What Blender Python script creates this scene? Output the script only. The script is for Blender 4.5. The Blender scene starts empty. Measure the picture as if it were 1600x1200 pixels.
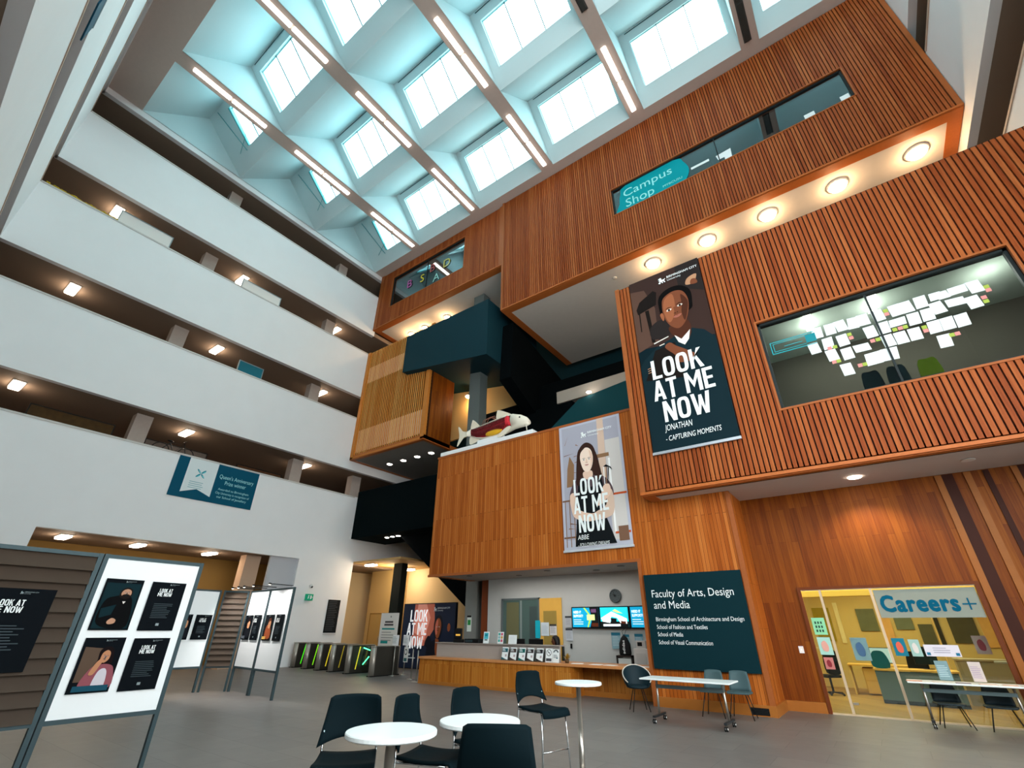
import bpy, math, random
from mathutils import Matrix, Vector
random.seed(7)
S = bpy.context.scene
COL = S.collection
PI = math.pi

# ------------------------------------------------------------------ camera
cam_d = bpy.data.cameras.new('camera')
cam_d.sensor_width = 36.0
cam_d.lens = 717.117 / 1600 * 36.0
cam_d.clip_start, cam_d.clip_end = 0.05, 300
cam = bpy.data.objects.new('camera', cam_d)
COL.objects.link(cam)
def cam_matrix(yaw, pit, rol, loc):
    cy, sy, cp, sp = math.cos(yaw), math.sin(yaw), math.cos(pit), math.sin(pit)
    f = Vector((-sy * cp, cy * cp, sp)); r = Vector((cy, sy, 0)); u = r.cross(f)
    cr, sr = math.cos(rol), math.sin(rol)
    r2 = cr * r + sr * u; u2 = -sr * r + cr * u
    m = Matrix((r2, u2, -f)).transposed().to_4x4()
    m.translation = loc
    return m
cam.matrix_world = cam_matrix(0.630258, 0.490099, 0.00646, Vector((0, 0, 1.6)))
S.camera = cam

# ------------------------------------------------------------------ world, exposure
w = bpy.data.worlds.new('sky'); S.world = w
w.use_nodes = True
bg = w.node_tree.nodes['Background']
SKY = (1.0, 0.968, 0.985)
bg.inputs[0].default_value = (*SKY, 1)
bg.inputs[1].default_value = 10.0
S.view_settings.view_transform = 'Standard'
S.view_settings.look = 'None'
S.view_settings.gamma = 1.0
S.view_settings.use_curve_mapping = False
S.view_settings.exposure = 0.0
S.cycles.use_denoising = True
S.cycles.max_bounces = 8
S.cycles.diffuse_bounces = 4
S.cycles.glossy_bounces = 3
S.cycles.transmission_bounces = 4
S.cycles.transparent_max_bounces = 12
S.cycles.sample_clamp_indirect = 6.0
S.cycles.caustics_reflective = False
S.cycles.caustics_refractive = False

ROOF_Z = 24.0
BEAM_R = [-18.30 + 5.17 * k for k in range(5)]        # right edge of each roof beam
BEAM_W = 0.73
RIDGE_Y = [0.25, 5.03, 9.80, 14.58]                    # low ridges of the folded roof
BAYS = [(-22.8, BEAM_R[0] - BEAM_W)] + [(BEAM_R[k], BEAM_R[k + 1] - BEAM_W) for k in range(4)] + [(BEAM_R[4], 6.36)]
def portal(x, y, z, sx, sy, ax):
    l = bpy.data.lights.new('skylight_portal', 'AREA')
    l.shape = 'RECTANGLE'; l.size, l.size_y = sx, sy
    l.cycles.is_portal = True
    o = bpy.data.objects.new('skylight_portal', l); COL.objects.link(o)
    o.location = (x, y, z); o.rotation_euler = (ax, 0, 0)
portal((-2.95 + 6.36) / 2, -1.66, 8, 9.3, 6.6, PI / 2)  # sky portals for the added glazing behind and beside the viewer
portal((-2.95 + 6.36) / 2, -1.66, 20.4, 9.3, 6.2, PI / 2)
portal(6.42, 3.8, 4.65, 9.3, 10.8, 0)
COL.objects['skylight_portal.002'].rotation_euler = (0, PI / 2, 0)
SLOPE = math.atan2(2.46, 2.39)
WIN_T0, WIN_T1 = 0.13, 0.74                              # window span along the glazed slope
WINS = []
for bi, (x0, x1) in enumerate(BAYS):
    wx0, wx1 = x0 + 0.40, x1 - 0.25
    if bi == 0: wx0, wx1 = x0 + 1.75, x1 - 0.2
    for k in range(3):
        yc = (RIDGE_Y[k] + RIDGE_Y[k + 1]) / 2
        WINS.append((bi, k, wx0, wx1, yc))
        tm = (WIN_T0 + WIN_T1) / 2
        portal((wx0 + wx1) / 2, yc + 2.39 * tm + .05, ROOF_Z + 2.46 * (1 - tm) + .05, wx1 - wx0, (WIN_T1 - WIN_T0) * 3.43, -(SLOPE))

# ------------------------------------------------------------------ helpers
def lin(h):
    h = h.lstrip('#')
    o = []
    for i in (0, 2, 4):
        c = int(h[i:i + 2], 16) / 255
        o.append(c / 12.92 if c <= 0.04045 else ((c + 0.055) / 1.055) ** 2.4)
    return (*o, 1)
MATS = {}
def mat(hexc, rough=0.55, metal=0.0, emit=0.0, noise=0.0, nscale=6.0, spec=0.2):
    key = (hexc, rough, metal, emit, noise, nscale, spec)
    if key in MATS: return MATS[key]
    m = bpy.data.materials.new('paint_' + hexc.lstrip('#')); m.use_nodes = True
    nt = m.node_tree; b = nt.nodes['Principled BSDF']
    b.inputs['Base Color'].default_value = lin(hexc)
    b.inputs['Roughness'].default_value = rough
    b.inputs['Metallic'].default_value = metal
    b.inputs['Specular IOR Level'].default_value = spec
    if emit:
        b.inputs['Emission Color'].default_value = lin(hexc); b.inputs['Emission Strength'].default_value = emit
    if noise:
        tc = nt.nodes.new('ShaderNodeTexCoord'); n = nt.nodes.new('ShaderNodeTexNoise')
        n.inputs['Scale'].default_value = nscale; n.inputs['Detail'].default_value = 5
        nt.links.new(tc.outputs['Object'], n.inputs['Vector'])
        r = nt.nodes.new('ShaderNodeMapRange')
        r.inputs['To Min'].default_value = 1 - noise; r.inputs['To Max'].default_value = 1 + noise
        nt.links.new(n.outputs['Fac'], r.inputs['Value'])
        mx = nt.nodes.new('ShaderNodeVectorMath'); mx.operation = 'SCALE'
        mx.inputs[0].default_value = lin(hexc)[:3]
        nt.links.new(r.outputs[0], mx.inputs['Scale'])
        nt.links.new(mx.outputs[0], b.inputs['Base Color'])
    MATS[key] = m
    return m
def ramp(nt, stops):
    r = nt.nodes.new('ShaderNodeValToRGB')
    while len(r.color_ramp.elements) < len(stops): r.color_ramp.elements.new(0.5)
    for e, (p, c) in zip(r.color_ramp.elements, stops): e.position = p; e.color = lin(c)
    return r
def slat_mat(name, cols, grain=0.18):
    m = bpy.data.materials.new(name); m.use_nodes = True
    nt = m.node_tree; b = nt.nodes['Principled BSDF']
    g = nt.nodes.new('ShaderNodeNewGeometry')
    r = ramp(nt, [(i / (len(cols) - 1), c) for i, c in enumerate(cols)])
    tc = nt.nodes.new('ShaderNodeTexCoord'); mp = nt.nodes.new('ShaderNodeMapping')
    mp.inputs['Scale'].default_value = (22, 22, 0.9)
    n = nt.nodes.new('ShaderNodeTexNoise'); n.inputs['Scale'].default_value = 1.0; n.inputs['Detail'].default_value = 6
    nt.links.new(tc.outputs['Object'], mp.inputs[0]); nt.links.new(mp.outputs[0], n.inputs['Vector'])
    ad = nt.nodes.new('ShaderNodeMath'); ad.operation = 'MULTIPLY_ADD'
    ad.inputs[1].default_value = 0.9; nt.links.new(n.outputs['Fac'], ad.inputs[0])
    sc = nt.nodes.new('ShaderNodeMath'); sc.operation = 'MULTIPLY_ADD'; sc.inputs[1].default_value = 0.42; sc.inputs[2].default_value = -0.14
    nt.links.new(g.outputs['Random Per Island'], sc.inputs[0]); nt.links.new(sc.outputs[0], ad.inputs[2])
    nt.links.new(ad.outputs[0], r.inputs[0]); nt.links.new(r.outputs[0], b.inputs['Base Color'])
    b.inputs['Roughness'].default_value = 0.55; b.inputs['Specular IOR Level'].default_value = 0.15
    return m
def board_mat(name, cols, bw=0.09, bl=2.6, edge='3a1a0a', em=0.004, rnd=.5):
    """narrow vertical boards of mixed tone (boards run along z)"""
    m = bpy.data.materials.new(name); m.use_nodes = True
    nt = m.node_tree; b = nt.nodes['Principled BSDF']; L = nt.links.new
    tc = nt.nodes.new('ShaderNodeTexCoord'); sp = nt.nodes.new('ShaderNodeSeparateXYZ'); L(tc.outputs['Object'], sp.inputs[0])
    ad = nt.nodes.new('ShaderNodeMath'); ad.operation = 'ADD'; L(sp.outputs['X'], ad.inputs[0]); L(sp.outputs['Y'], ad.inputs[1])
    cb = nt.nodes.new('ShaderNodeCombineXYZ'); L(sp.outputs['Z'], cb.inputs[0]); L(ad.outputs[0], cb.inputs[1])
    br = nt.nodes.new('ShaderNodeTexBrick'); L(cb.outputs[0], br.inputs['Vector'])
    br.offset = 0.37; br.offset_frequency = 2
    br.inputs['Color1'].default_value = (0, 0, 0, 1); br.inputs['Color2'].default_value = (1, 1, 1, 1); br.inputs['Mortar'].default_value = (0.5, 0.5, 0.5, 1)
    br.inputs['Scale'].default_value = 1.0; br.inputs['Mortar Size'].default_value = em
    br.inputs['Brick Width'].default_value = bl; br.inputs['Row Height'].default_value = bw
    mp = nt.nodes.new('ShaderNodeMapping'); mp.inputs['Scale'].default_value = (30, 30, 1.2); L(tc.outputs['Object'], mp.inputs[0])
    n = nt.nodes.new('ShaderNodeTexNoise'); n.inputs['Scale'].default_value = 1.0; n.inputs['Detail'].default_value = 6; L(mp.outputs[0], n.inputs['Vector'])
    a2 = nt.nodes.new('ShaderNodeMath'); a2.operation = 'MULTIPLY_ADD'; a2.inputs[1].default_value = 0.8; L(n.outputs['Fac'], a2.inputs[0])
    s2 = nt.nodes.new('ShaderNodeMath'); s2.operation = 'MULTIPLY_ADD'; s2.inputs[1].default_value = rnd; s2.inputs[2].default_value = .1 - rnd / 2
    L(br.outputs['Color'], s2.inputs[0]); L(s2.outputs[0], a2.inputs[2])
    r = ramp(nt, [(i / (len(cols) - 1), c) for i, c in enumerate(cols)]); L(a2.outputs[0], r.inputs[0])
    mx = nt.nodes.new('ShaderNodeMix'); mx.data_type = 'RGBA'
    L(br.outputs['Fac'], mx.inputs['Factor']); L(r.outputs[0], mx.inputs['A']); mx.inputs['B'].default_value = lin(edge)
    L(mx.outputs['Result'], b.inputs['Base Color'])
    b.inputs['Roughness'].default_value = 0.5; b.inputs['Specular IOR Level'].default_value = 0.15
    return m
def glass_mat(name, tint, base=0.06, rough=0.0, refl=1.0):
    m = bpy.data.materials.new(name); m.use_nodes = True
    nt = m.node_tree; nt.nodes.clear(); L = nt.links.new
    out = nt.nodes.new('ShaderNodeOutputMaterial'); mx = nt.nodes.new('ShaderNodeMixShader')
    t = nt.nodes.new('ShaderNodeBsdfTransparent'); t.inputs[0].default_value = lin(tint)
    g = nt.nodes.new('ShaderNodeBsdfGlossy'); g.inputs['Roughness'].default_value = rough; g.inputs[0].default_value = (.95, .97, .98, 1)
    fr = nt.nodes.new('ShaderNodeLayerWeight'); fr.inputs[0].default_value = 0.5
    pw = nt.nodes.new('ShaderNodeMath'); pw.operation = 'POWER'; pw.inputs[1].default_value = 4.0; L(fr.outputs['Facing'], pw.inputs[0])
    ma = nt.nodes.new('ShaderNodeMath'); ma.operation = 'MULTIPLY_ADD'; ma.inputs[1].default_value = refl; ma.inputs[2].default_value = base
    ma.use_clamp = True
    L(pw.outputs[0], ma.inputs[0])
    L(ma.outputs[0], mx.inputs[0]); L(t.outputs[0], mx.inputs[1]); L(g.outputs[0], mx.inputs[2])
    L(mx.outputs[0], out.inputs[0])
    return m
def tile_mat(name, c1, c2, mort, w_, h_, ms, rough):
    m = bpy.data.materials.new(name); m.use_nodes = True
    nt = m.node_tree; b = nt.nodes['Principled BSDF']; L = nt.links.new
    tc = nt.nodes.new('ShaderNodeTexCoord'); br = nt.nodes.new('ShaderNodeTexBrick'); L(tc.outputs['Object'], br.inputs['Vector'])
    br.inputs['Color1'].default_value = lin(c1); br.inputs['Color2'].default_value = lin(c2); br.inputs['Mortar'].default_value = lin(mort)
    br.inputs['Scale'].default_value = 1; br.inputs['Brick Width'].default_value = w_; br.inputs['Row Height'].default_value = h_; br.inputs['Mortar Size'].default_value = ms
    n = nt.nodes.new('ShaderNodeTexNoise'); n.inputs['Scale'].default_value = 3; n.inputs['Detail'].default_value = 8; L(tc.outputs['Object'], n.inputs['Vector'])
    r = nt.nodes.new('ShaderNodeMapRange'); r.inputs['To Min'].default_value = 0.8; r.inputs['To Max'].default_value = 1.2; L(n.outputs['Fac'], r.inputs['Value'])
    vm = nt.nodes.new('ShaderNodeVectorMath'); vm.operation = 'SCALE'; L(br.outputs['Color'], vm.inputs[0]); L(r.outputs[0], vm.inputs['Scale'])
    L(vm.outputs[0], b.inputs['Base Color']); b.inputs['Roughness'].default_value = rough
    return m

class MB:
    """collects shapes, then links them as one mesh object"""
    def __init__(s): s.v, s.f, s.m, s.sm = [], [], [], []
    def face(s, pts, mi=0, sm=False):
        i = len(s.v); s.v += [tuple(p) for p in pts]; s.f.append(tuple(range(i, i + len(pts)))); s.m.append(mi); s.sm.append(sm)
    def box(s, a, b, mi=0):
        x0, x1 = sorted((a[0], b[0])); y0, y1 = sorted((a[1], b[1])); z0, z1 = sorted((a[2], b[2]))
        i = len(s.v)
        s.v += [(x0, y0, z0), (x1, y0, z0), (x1, y1, z0), (x0, y1, z0), (x0, y0, z1), (x1, y0, z1), (x1, y1, z1), (x0, y1, z1)]
        for q in ((0, 3, 2, 1), (4, 5, 6, 7), (0, 1, 5, 4), (1, 2, 6, 5), (2, 3, 7, 6), (3, 0, 4, 7)):
            s.f.append(tuple(i + k for k in q)); s.m.append(mi); s.sm.append(False)
        return s
    def tbox(s, M, size, mi=0):
        n = len(s.v); hx, hy, hz = (d / 2 for d in size)
        s.box((-hx, -hy, -hz), (hx, hy, hz), mi)
        for k in range(n, len(s.v)): s.v[k] = tuple(M @ Vector(s.v[k]))
        return s
    def bar(s, p0, p1, w_, h_, mi=0):
        p0, p1 = Vector(p0), Vector(p1); d = p1 - p0
        M = Matrix.Translation((p0 + p1) / 2) @ d.to_track_quat('X', 'Z').to_matrix().to_4x4()
        return s.tbox(M, (d.length, w_, h_), mi)
    def prism(s, poly, a, b, axis='y', mi=0, mside=None):
        def P(p, t):
            return {'y': (p[0], t, p[1]), 'x': (t, p[0], p[1]), 'z': (p[0], p[1], t)}[axis]
        n = len(poly); i = len(s.v)
        s.v += [P(p, a) for p in poly] + [P(p, b) for p in poly]
        s.f.append(tuple(range(i, i + n))); s.f.append(tuple(range(i + 2 * n - 1, i + n - 1, -1))); s.m += [mi, mi]; s.sm += [False, False]
        for k in range(n):
            k2 = (k + 1) % n
            s.f.append((i + k, i + n + k, i + n + k2, i + k2)); s.m.append(mi if mside is None else mside); s.sm.append(False)
        return s
    def tube(s, pts, r, n=8, mi=0, caps=True):
        pts = [Vector(p) for p in pts]; rr = r if isinstance(r, (list, tuple)) else [r] * len(pts)
        i0 = len(s.v); up = None
        for k, p in enumerate(pts):
            t = (pts[min(k + 1, len(pts) - 1)] - pts[max(k - 1, 0)]).normalized()
            if up is None: up = Vector((0, 0, 1)) if abs(t.z) < 0.9 else Vector((1, 0, 0))
            a = t.cross(up).normalized(); up = a.cross(t).normalized()
            for j in range(n):
                th = 2 * PI * j / n
                s.v.append(tuple(p + (a * math.cos(th) + up * math.sin(th)) * rr[k]))
        for k in range(len(pts) - 1):
            for j in range(n):
                j2 = (j + 1) % n
                s.f.append((i0 + k * n + j, i0 + k * n + j2, i0 + (k + 1) * n + j2, i0 + (k + 1) * n + j)); s.m.append(mi); s.sm.append(True)
        if caps:
            s.f.append(tuple(i0 + j for j in reversed(range(n)))); s.f.append(tuple(i0 + (len(pts) - 1) * n + j for j in range(n)))
            s.m += [mi, mi]; s.sm += [False, False]
        return s
    def lathe(s, prof, c=(0, 0, 0), n=24, mi=0, smooth=True, sx=1.0, sy=1.0):
        i0 = len(s.v)
        for (r, z) in prof:
            for j in range(n):
                th = 2 * PI * j / n
                s.v.append((c[0] + r * math.cos(th) * sx, c[1] + r * math.sin(th) * sy, c[2] + z))
        for k in range(len(prof) - 1):
            for j in range(n):
                j2 = (j + 1) % n
                s.f.append((i0 + k * n + j, i0 + k * n + j2, i0 + (k + 1) * n + j2, i0 + (k + 1) * n + j)); s.m.append(mi); s.sm.append(smooth)
        s.f.append(tuple(i0 + j for j in reversed(range(n)))); s.f.append(tuple(i0 + (len(prof) - 1) * n + j for j in range(n)))
        s.m += [mi, mi]; s.sm += [False, False]
        return s
    def ball(s, c, r, n=16, mi=0, M=None):
        rx, ry, rz = r if isinstance(r, (tuple, list)) else (r, r, r)
        i = len(s.v)
        prof = [(math.sin(PI * k / 10), -math.cos(PI * k / 10)) for k in range(11)]
        prof[0] = (0.001, -1); prof[-1] = (0.001, 1)
        s.lathe(prof, (0, 0, 0), n, mi)
        for k in range(i, len(s.v)):
            p = Vector((s.v[k][0] * rx, s.v[k][1] * ry, s.v[k][2] * rz))
            if M: p = M @ p
            s.v[k] = (p.x + c[0], p.y + c[1], p.z + c[2])
        return s
    def loft(s, rings, mi=0, closed=True, caps=True, smooth=True):
        n = len(rings[0]); i0 = len(s.v)
        for r in rings: s.v += [tuple(p) for p in r]
        for k in range(len(rings) - 1):
            for j in range(n if closed else n - 1):
                j2 = (j + 1) % n
                s.f.append((i0 + k * n + j, i0 + k * n + j2, i0 + (k + 1) * n + j2, i0 + (k + 1) * n + j)); s.m.append(mi); s.sm.append(smooth)
        if caps and closed:
            s.f.append(tuple(i0 + j for j in reversed(range(n)))); s.f.append(tuple(i0 + (len(rings) - 1) * n + j for j in range(n)))
            s.m += [mi, mi]; s.sm += [False, False]
        return s
    def xf(s, M, start=0):
        for k in range(start, len(s.v)): s.v[k] = tuple(M @ Vector(s.v[k]))
        return s
    # flat print in the local x/z plane, seen from -y
    def poly(s, pts, layer=1, mi=0):
        s.np = getattr(s, 'np', 0) + 1; y = -0.003 * layer - 6e-5 * (s.np % 60)
        s.face([(p[0], y, p[1]) for p in pts], mi)
        return s
    def rect(s, x0, z0, x1, z1, layer=1, mi=0):
        return s.poly([(x0, z0), (x1, z0), (x1, z1), (x0, z1)], layer, mi)
    def build(s, name, mats, parent=None, loc=None, rotz=0.0, bevel=0.0, solid=0.0, sub=0):
        me = bpy.data.meshes.new(name)
        me.from_pydata(s.v, [], s.f)
        if not isinstance(mats, (list, tuple)): mats = [mats]
        for m in mats: me.materials.append(m)
        me.polygons.foreach_set('material_index', s.m)
        me.polygons.foreach_set('use_smooth', s.sm)
        me.update()
        o = bpy.data.objects.new(name, me); COL.objects.link(o)
        if parent: o.parent = parent
        if loc: o.location = loc
        if rotz: o.rotation_euler = (0, 0, rotz)
        if solid:
            md = o.modifiers.new('thickness', 'SOLIDIFY'); md.thickness = solid; md.offset = 0
        if bevel:
            md = o.modifiers.new('edge', 'BEVEL'); md.width = bevel; md.segments = 2; md.limit_method = 'ANGLE'
        if sub:
            md = o.modifiers.new('smooth', 'SUBSURF'); md.levels = sub; md.render_levels = sub
        return o
def bx(name, a, b, m, parent=None, bevel=0.0):
    return MB().box(a, b).build(name, m, parent, bevel=bevel)
def struct(o, label=None):
    o['kind'] = 'structure'
    if label: o['label'] = label
    return o
def tag(o, label, cat, group=None):
    o['label'] = label; o['category'] = cat
    if group: o['group'] = group
    return o
def thing(name, label, cat, loc=(0, 0, 0), rotz=0.0, group=None):
    o = bpy.data.objects.new(name, None); COL.objects.link(o)
    o.empty_display_size = 0.1
    o.location = loc; o.rotation_euler = (0, 0, rotz)
    return tag(o, label, cat, group)
def dup(root, loc, rotz, label, group=None):
    r = root.copy(); COL.objects.link(r); r.location = loc; r.rotation_euler = (0, 0, rotz); r['label'] = label
    if group: r['group'] = group
    for ch in list(root.children):
        c = ch.copy(); COL.objects.link(c); c.parent = r
        for g in list(ch.children):
            d = g.copy(); COL.objects.link(d); d.parent = c
    return r
TXT = {}
def text_geo(s_, bold):
    k = (s_, bold)
    if k in TXT: return TXT[k]
    cu = bpy.data.curves.new('t', 'FONT'); cu.body = s_; cu.size = 1.0; cu.resolution_u = 3; cu.space_character = 1.0 + bold * 2.2
    ob = bpy.data.objects.new('t', cu); COL.objects.link(ob)
    dg = bpy.context.evaluated_depsgraph_get()
    me = bpy.data.meshes.new_from_object(ob.evaluated_get(dg))
    vs = [(v.co.x, v.co.y) for v in me.vertices]; fs = [tuple(p.vertices) for p in me.polygons]
    bpy.data.objects.remove(ob); bpy.data.curves.remove(cu); bpy.data.meshes.remove(me)
    TXT[k] = (vs, fs)
    return TXT[k]
CAP = None
def add_text(mb, s_, x, z, h, w_=None, align='L', bold=0.0, layer=3, mi=0, wmax=None, shear=0.0):
    """baseline text in the local x/z plane; h = cap height; w_ = exact width"""
    global CAP
    if CAP is None:
        v, _ = text_geo('H', 0.0); CAP = max(p[1] for p in v)
    vs, fs = text_geo(s_, bold)
    if not vs: return
    k = h / CAP; lo, hi = min(p[0] for p in vs), max(p[0] for p in vs)
    kx = k
    if w_: kx = w_ / (hi - lo)
    elif wmax and (hi - lo) * k > wmax: kx = wmax / (hi - lo)
    wid = (hi - lo) * kx
    ox = x - (wid / 2 if align == 'C' else wid if align == 'R' else 0)
    e = bold * .8
    for q_, (dx, dz) in enumerate([(0, 0)] if not bold else [(e * math.cos(q * PI / 4), e * math.sin(q * PI / 4)) for q in range(8)] + [(0, 0)]):
        i = len(mb.v)
        for p in vs: mb.v.append((ox + (p[0] - lo) * kx + shear * p[1] * k + dx * k, -0.003 * layer - 1e-4 * q_, z + (p[1] + dz) * k))
        for f in fs: mb.f.append(tuple(i + q for q in f)); mb.m.append(mi); mb.sm.append(False)
def ell(cx, cz, rx, rz, rot=0.0, n=20, a0=0.0, a1=360.0):
    o = []
    full = abs(a1 - a0) >= 360
    for k in range(n if full else n + 1):
        t = math.radians(a0 + (a1 - a0) * k / n); x, z = rx * math.cos(t), rz * math.sin(t)
        o.append((cx + x * math.cos(rot) - z * math.sin(rot), cz + x * math.sin(rot) + z * math.cos(rot)))
    return o
def sm(pts, n=4):
    """closed Catmull-Rom curve through pts"""
    o = []; N = len(pts)
    for i in range(N):
        p0, p1, p2, p3 = pts[i - 1], pts[i], pts[(i + 1) % N], pts[(i + 2) % N]
        for k in range(n):
            t = k / n
            o.append(tuple(0.5 * ((2 * p1[a]) + (-p0[a] + p2[a]) * t + (2 * p0[a] - 5 * p1[a] + 4 * p2[a] - p3[a]) * t * t + (-p0[a] + 3 * p1[a] - 3 * p2[a] + p3[a]) * t ** 3) for a in (0, 1)))
    return o

# condensed poster capitals: each glyph is a list of polygons in a box of height 1
def _oring(w_, s_):
    o = []; N = 28
    def se(k, rx, rz):
        t = 2 * PI * k / N; c, q = math.cos(t), math.sin(t)
        return (w_ / 2 + rx * math.copysign(abs(c) ** .62, c), .5 + rz * math.copysign(abs(q) ** .62, q))
    for k in range(N): o.append([se(k, w_ / 2, .5), se(k + 1, w_ / 2, .5), se(k + 1, w_ / 2 - s_, .5 - s_), se(k, w_ / 2 - s_, .5 - s_)])
    return o
_s = .15
def _r(a, b, c, d): return [(a, b), (c, b), (c, d), (a, d)]
GLYPH = {
    'L': (.42, [_r(0, 0, _s, 1), _r(_s, 0, .42, _s)]), 'O': (.5, _oring(.5, _s)),
    'K': (.5, [_r(0, 0, _s, 1), [(_s, .38), (.33, 1), (.5, 1), (_s + .04, .6), (_s, .55)], [(.2, .52), (.36, 0), (.53, 0), (.29, .62)]]),
    'A': (.54, [[(0, 0), (.19, 1), (.33, 1), (.15, 0)], [(.54, 0), (.35, 1), (.21, 1), (.39, 0)], _r(.14, .2, .4, .34)]),
    'T': (.46, [_r(0, 1 - _s, .46, 1), _r(.155, 0, .305, 1 - _s)]),
    'M': (.68, [_r(0, 0, _s, 1), _r(.53, 0, .68, 1), [(_s, 1), (_s, .68), (.34, .2), (.34, .52)], [(.53, 1), (.53, .68), (.34, .2), (.34, .52)], [(0, 1), (_s + .02, 1), (_s, .9)], [(.68, 1), (.51, 1), (.53, .9)]]),
    'E': (.42, [_r(0, 0, _s, 1), _r(_s, 0, .42, _s), _r(_s, .44, .38, .57), _r(_s, 1 - _s, .42, 1)]),
    'N': (.52, [_r(0, 0, .14, 1), _r(.38, 0, .52, 1), [(0, 1), (.17, 1), (.52, 0), (.35, 0)]]),
    'W': (.74, [[(0, 1), (.15, 1), (.245, .28), (.245, 0), (.13, 0)], [(.245, 0), (.245, .28), (.31, .9), (.43, .9), (.37, .45), (.28, 0)], [(.495, 0), (.495, .28), (.43, .9), (.31, .9), (.37, .45), (.46, 0)], [(.74, 1), (.59, 1), (.495, .28), (.495, 0), (.61, 0)]]),
    ' ': (.2, [])}
def poster_caps(mb, s_, x, z, h, w_, layer, mi):
    tot = sum(GLYPH[c][0] for c in s_) + .07 * (len(s_) - 1); k = w_ / tot; o = 0.0
    for c in s_:
        for pg in GLYPH[c][1]: mb.poly([(x + (o + p[0]) * k, z + p[1] * h) for p in pg], layer, mi)
        o += GLYPH[c][0] + .07

# ------------------------------------------------------------------ materials
WHITE = mat('#ebe9ea', 0.7, noise=0.03, nscale=1.2)
COFFER = mat('#cbdde0', 0.75, noise=0.02, nscale=0.8)  # white coffers, with the cyan tint of the daylight mixed into the paint
BEAMC = mat('#c4b2a8', 0.7, noise=0.05)
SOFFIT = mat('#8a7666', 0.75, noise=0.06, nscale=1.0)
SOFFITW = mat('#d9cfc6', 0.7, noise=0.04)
BACKW = mat('#a08a78', 0.8, noise=0.08)
CONC = mat('#b3a59c', 0.8, noise=0.06)
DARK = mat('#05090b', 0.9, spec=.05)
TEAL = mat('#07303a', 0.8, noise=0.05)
TRIMW = mat('#b4622d', 0.45, noise=0.12, nscale=12)
TRIMP = mat('#9f572a', 0.5, noise=0.1, nscale=12)
BACKD = mat('#2a0f06', 0.8)
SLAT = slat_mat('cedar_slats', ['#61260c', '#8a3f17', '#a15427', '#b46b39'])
SLATO = slat_mat('larch_battens', ['#b5661f', '#d28030', '#e09a4c', '#e8ac64'])
BOARD = board_mat('cedar_boards', ['#7c350c', '#a55317', '#bb6828', '#c97d3d'])
BOARDD = board_mat('oak_boards', ['#471d05', '#703408', '#89480e', '#9e5d19'], bw=0.14, bl=2.2, edge='4a1e08', em=.002, rnd=.38)
FLOOR = tile_mat('slate_floor', '#69625f', '#726b67', '#5b5552', 1.2, 0.6, 0.006, 0.42)
WFLOOR = board_mat('room_floor', ['#8a6a2c', '#a07a34', '#ad8840', '#b8944c'], bw=0.2, bl=1.2, edge='#6e5220')
STEEL = mat('#b9b3ab', 0.32, 0.9)
CHROME = mat('#c8ccce', 0.15, 1.0)
BLACK = mat('#0d0e10', 0.5)
GLASS = glass_mat('clear_glass', '#e6f2f0', 0.05)
GLASSR = glass_mat('rooflight_glass', '#bbecef', 0.04)
GLASST = glass_mat('dark_glass', '#a9bfc2', 0.17, refl=1.0)
GLASSO = glass_mat('office_glass', '#dbe4e1', 0.05)
LAMPW = mat('#fff0dc', 0.5, emit=14)
LAMPT = mat('#fff6ec', 0.5, emit=9)

# ------------------------------------------------------------------ setting: shell
def cells(x0, x1, z0, z1, holes):
    xs = sorted({x0, x1, *[min(max(h[k], x0), x1) for h in holes for k in (0, 1)]})
    zs = sorted({z0, z1, *[min(max(h[k], z0), z1) for h in holes for k in (2, 3)]})
    for i in range(len(xs) - 1):
        run = None
        for j in range(len(zs) - 1):
            cx, cz = (xs[i] + xs[i + 1]) / 2, (zs[j] + zs[j + 1]) / 2
            inside = any(h[0] < cx < h[1] and h[2] < cz < h[3] for h in holes)
            if not inside: run = (run[0], zs[j + 1]) if run else (zs[j], zs[j + 1])
            if inside or j == len(zs) - 2:
                if run: yield xs[i], xs[i + 1], run[0], run[1]
                run = None
def wall_y(mb, x0, x1, z0, z1, y0, y1, holes=(), mi=0):
    for a, b, c, d in cells(x0, x1, z0, z1, holes): mb.box((a, y0, c), (b, y1, d), mi)
    return mb
def wall_x(mb, y0, y1, z0, z1, x0, x1, holes=(), mi=0):
    for a, b, c, d in cells(y0, y1, z0, z1, holes): mb.box((x0, a, c), (x1, b, d), mi)
    return mb

XL, XR = -22.8, 6.36
NX0, NZ, RZ = -3.2, 11.0, 9.3
struct(bx('floor', (-30, -7, -0.2), (9, 26, 0), FLOOR))
# outer shell keeps the daylight to the rooflights
sh = MB(); sh.box((-29, -7, 0), (-28.7, 26, 26)); sh.box((8.7, 9.2, 0), (9, 26, 26)); sh.box((-29, -7, 0), (NX0, -6.7, 26)); sh.box((NX0, -7, 0), (NX0 + .25, -1.4, 26))
struct(sh.build('wall_outer', BACKW))
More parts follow.
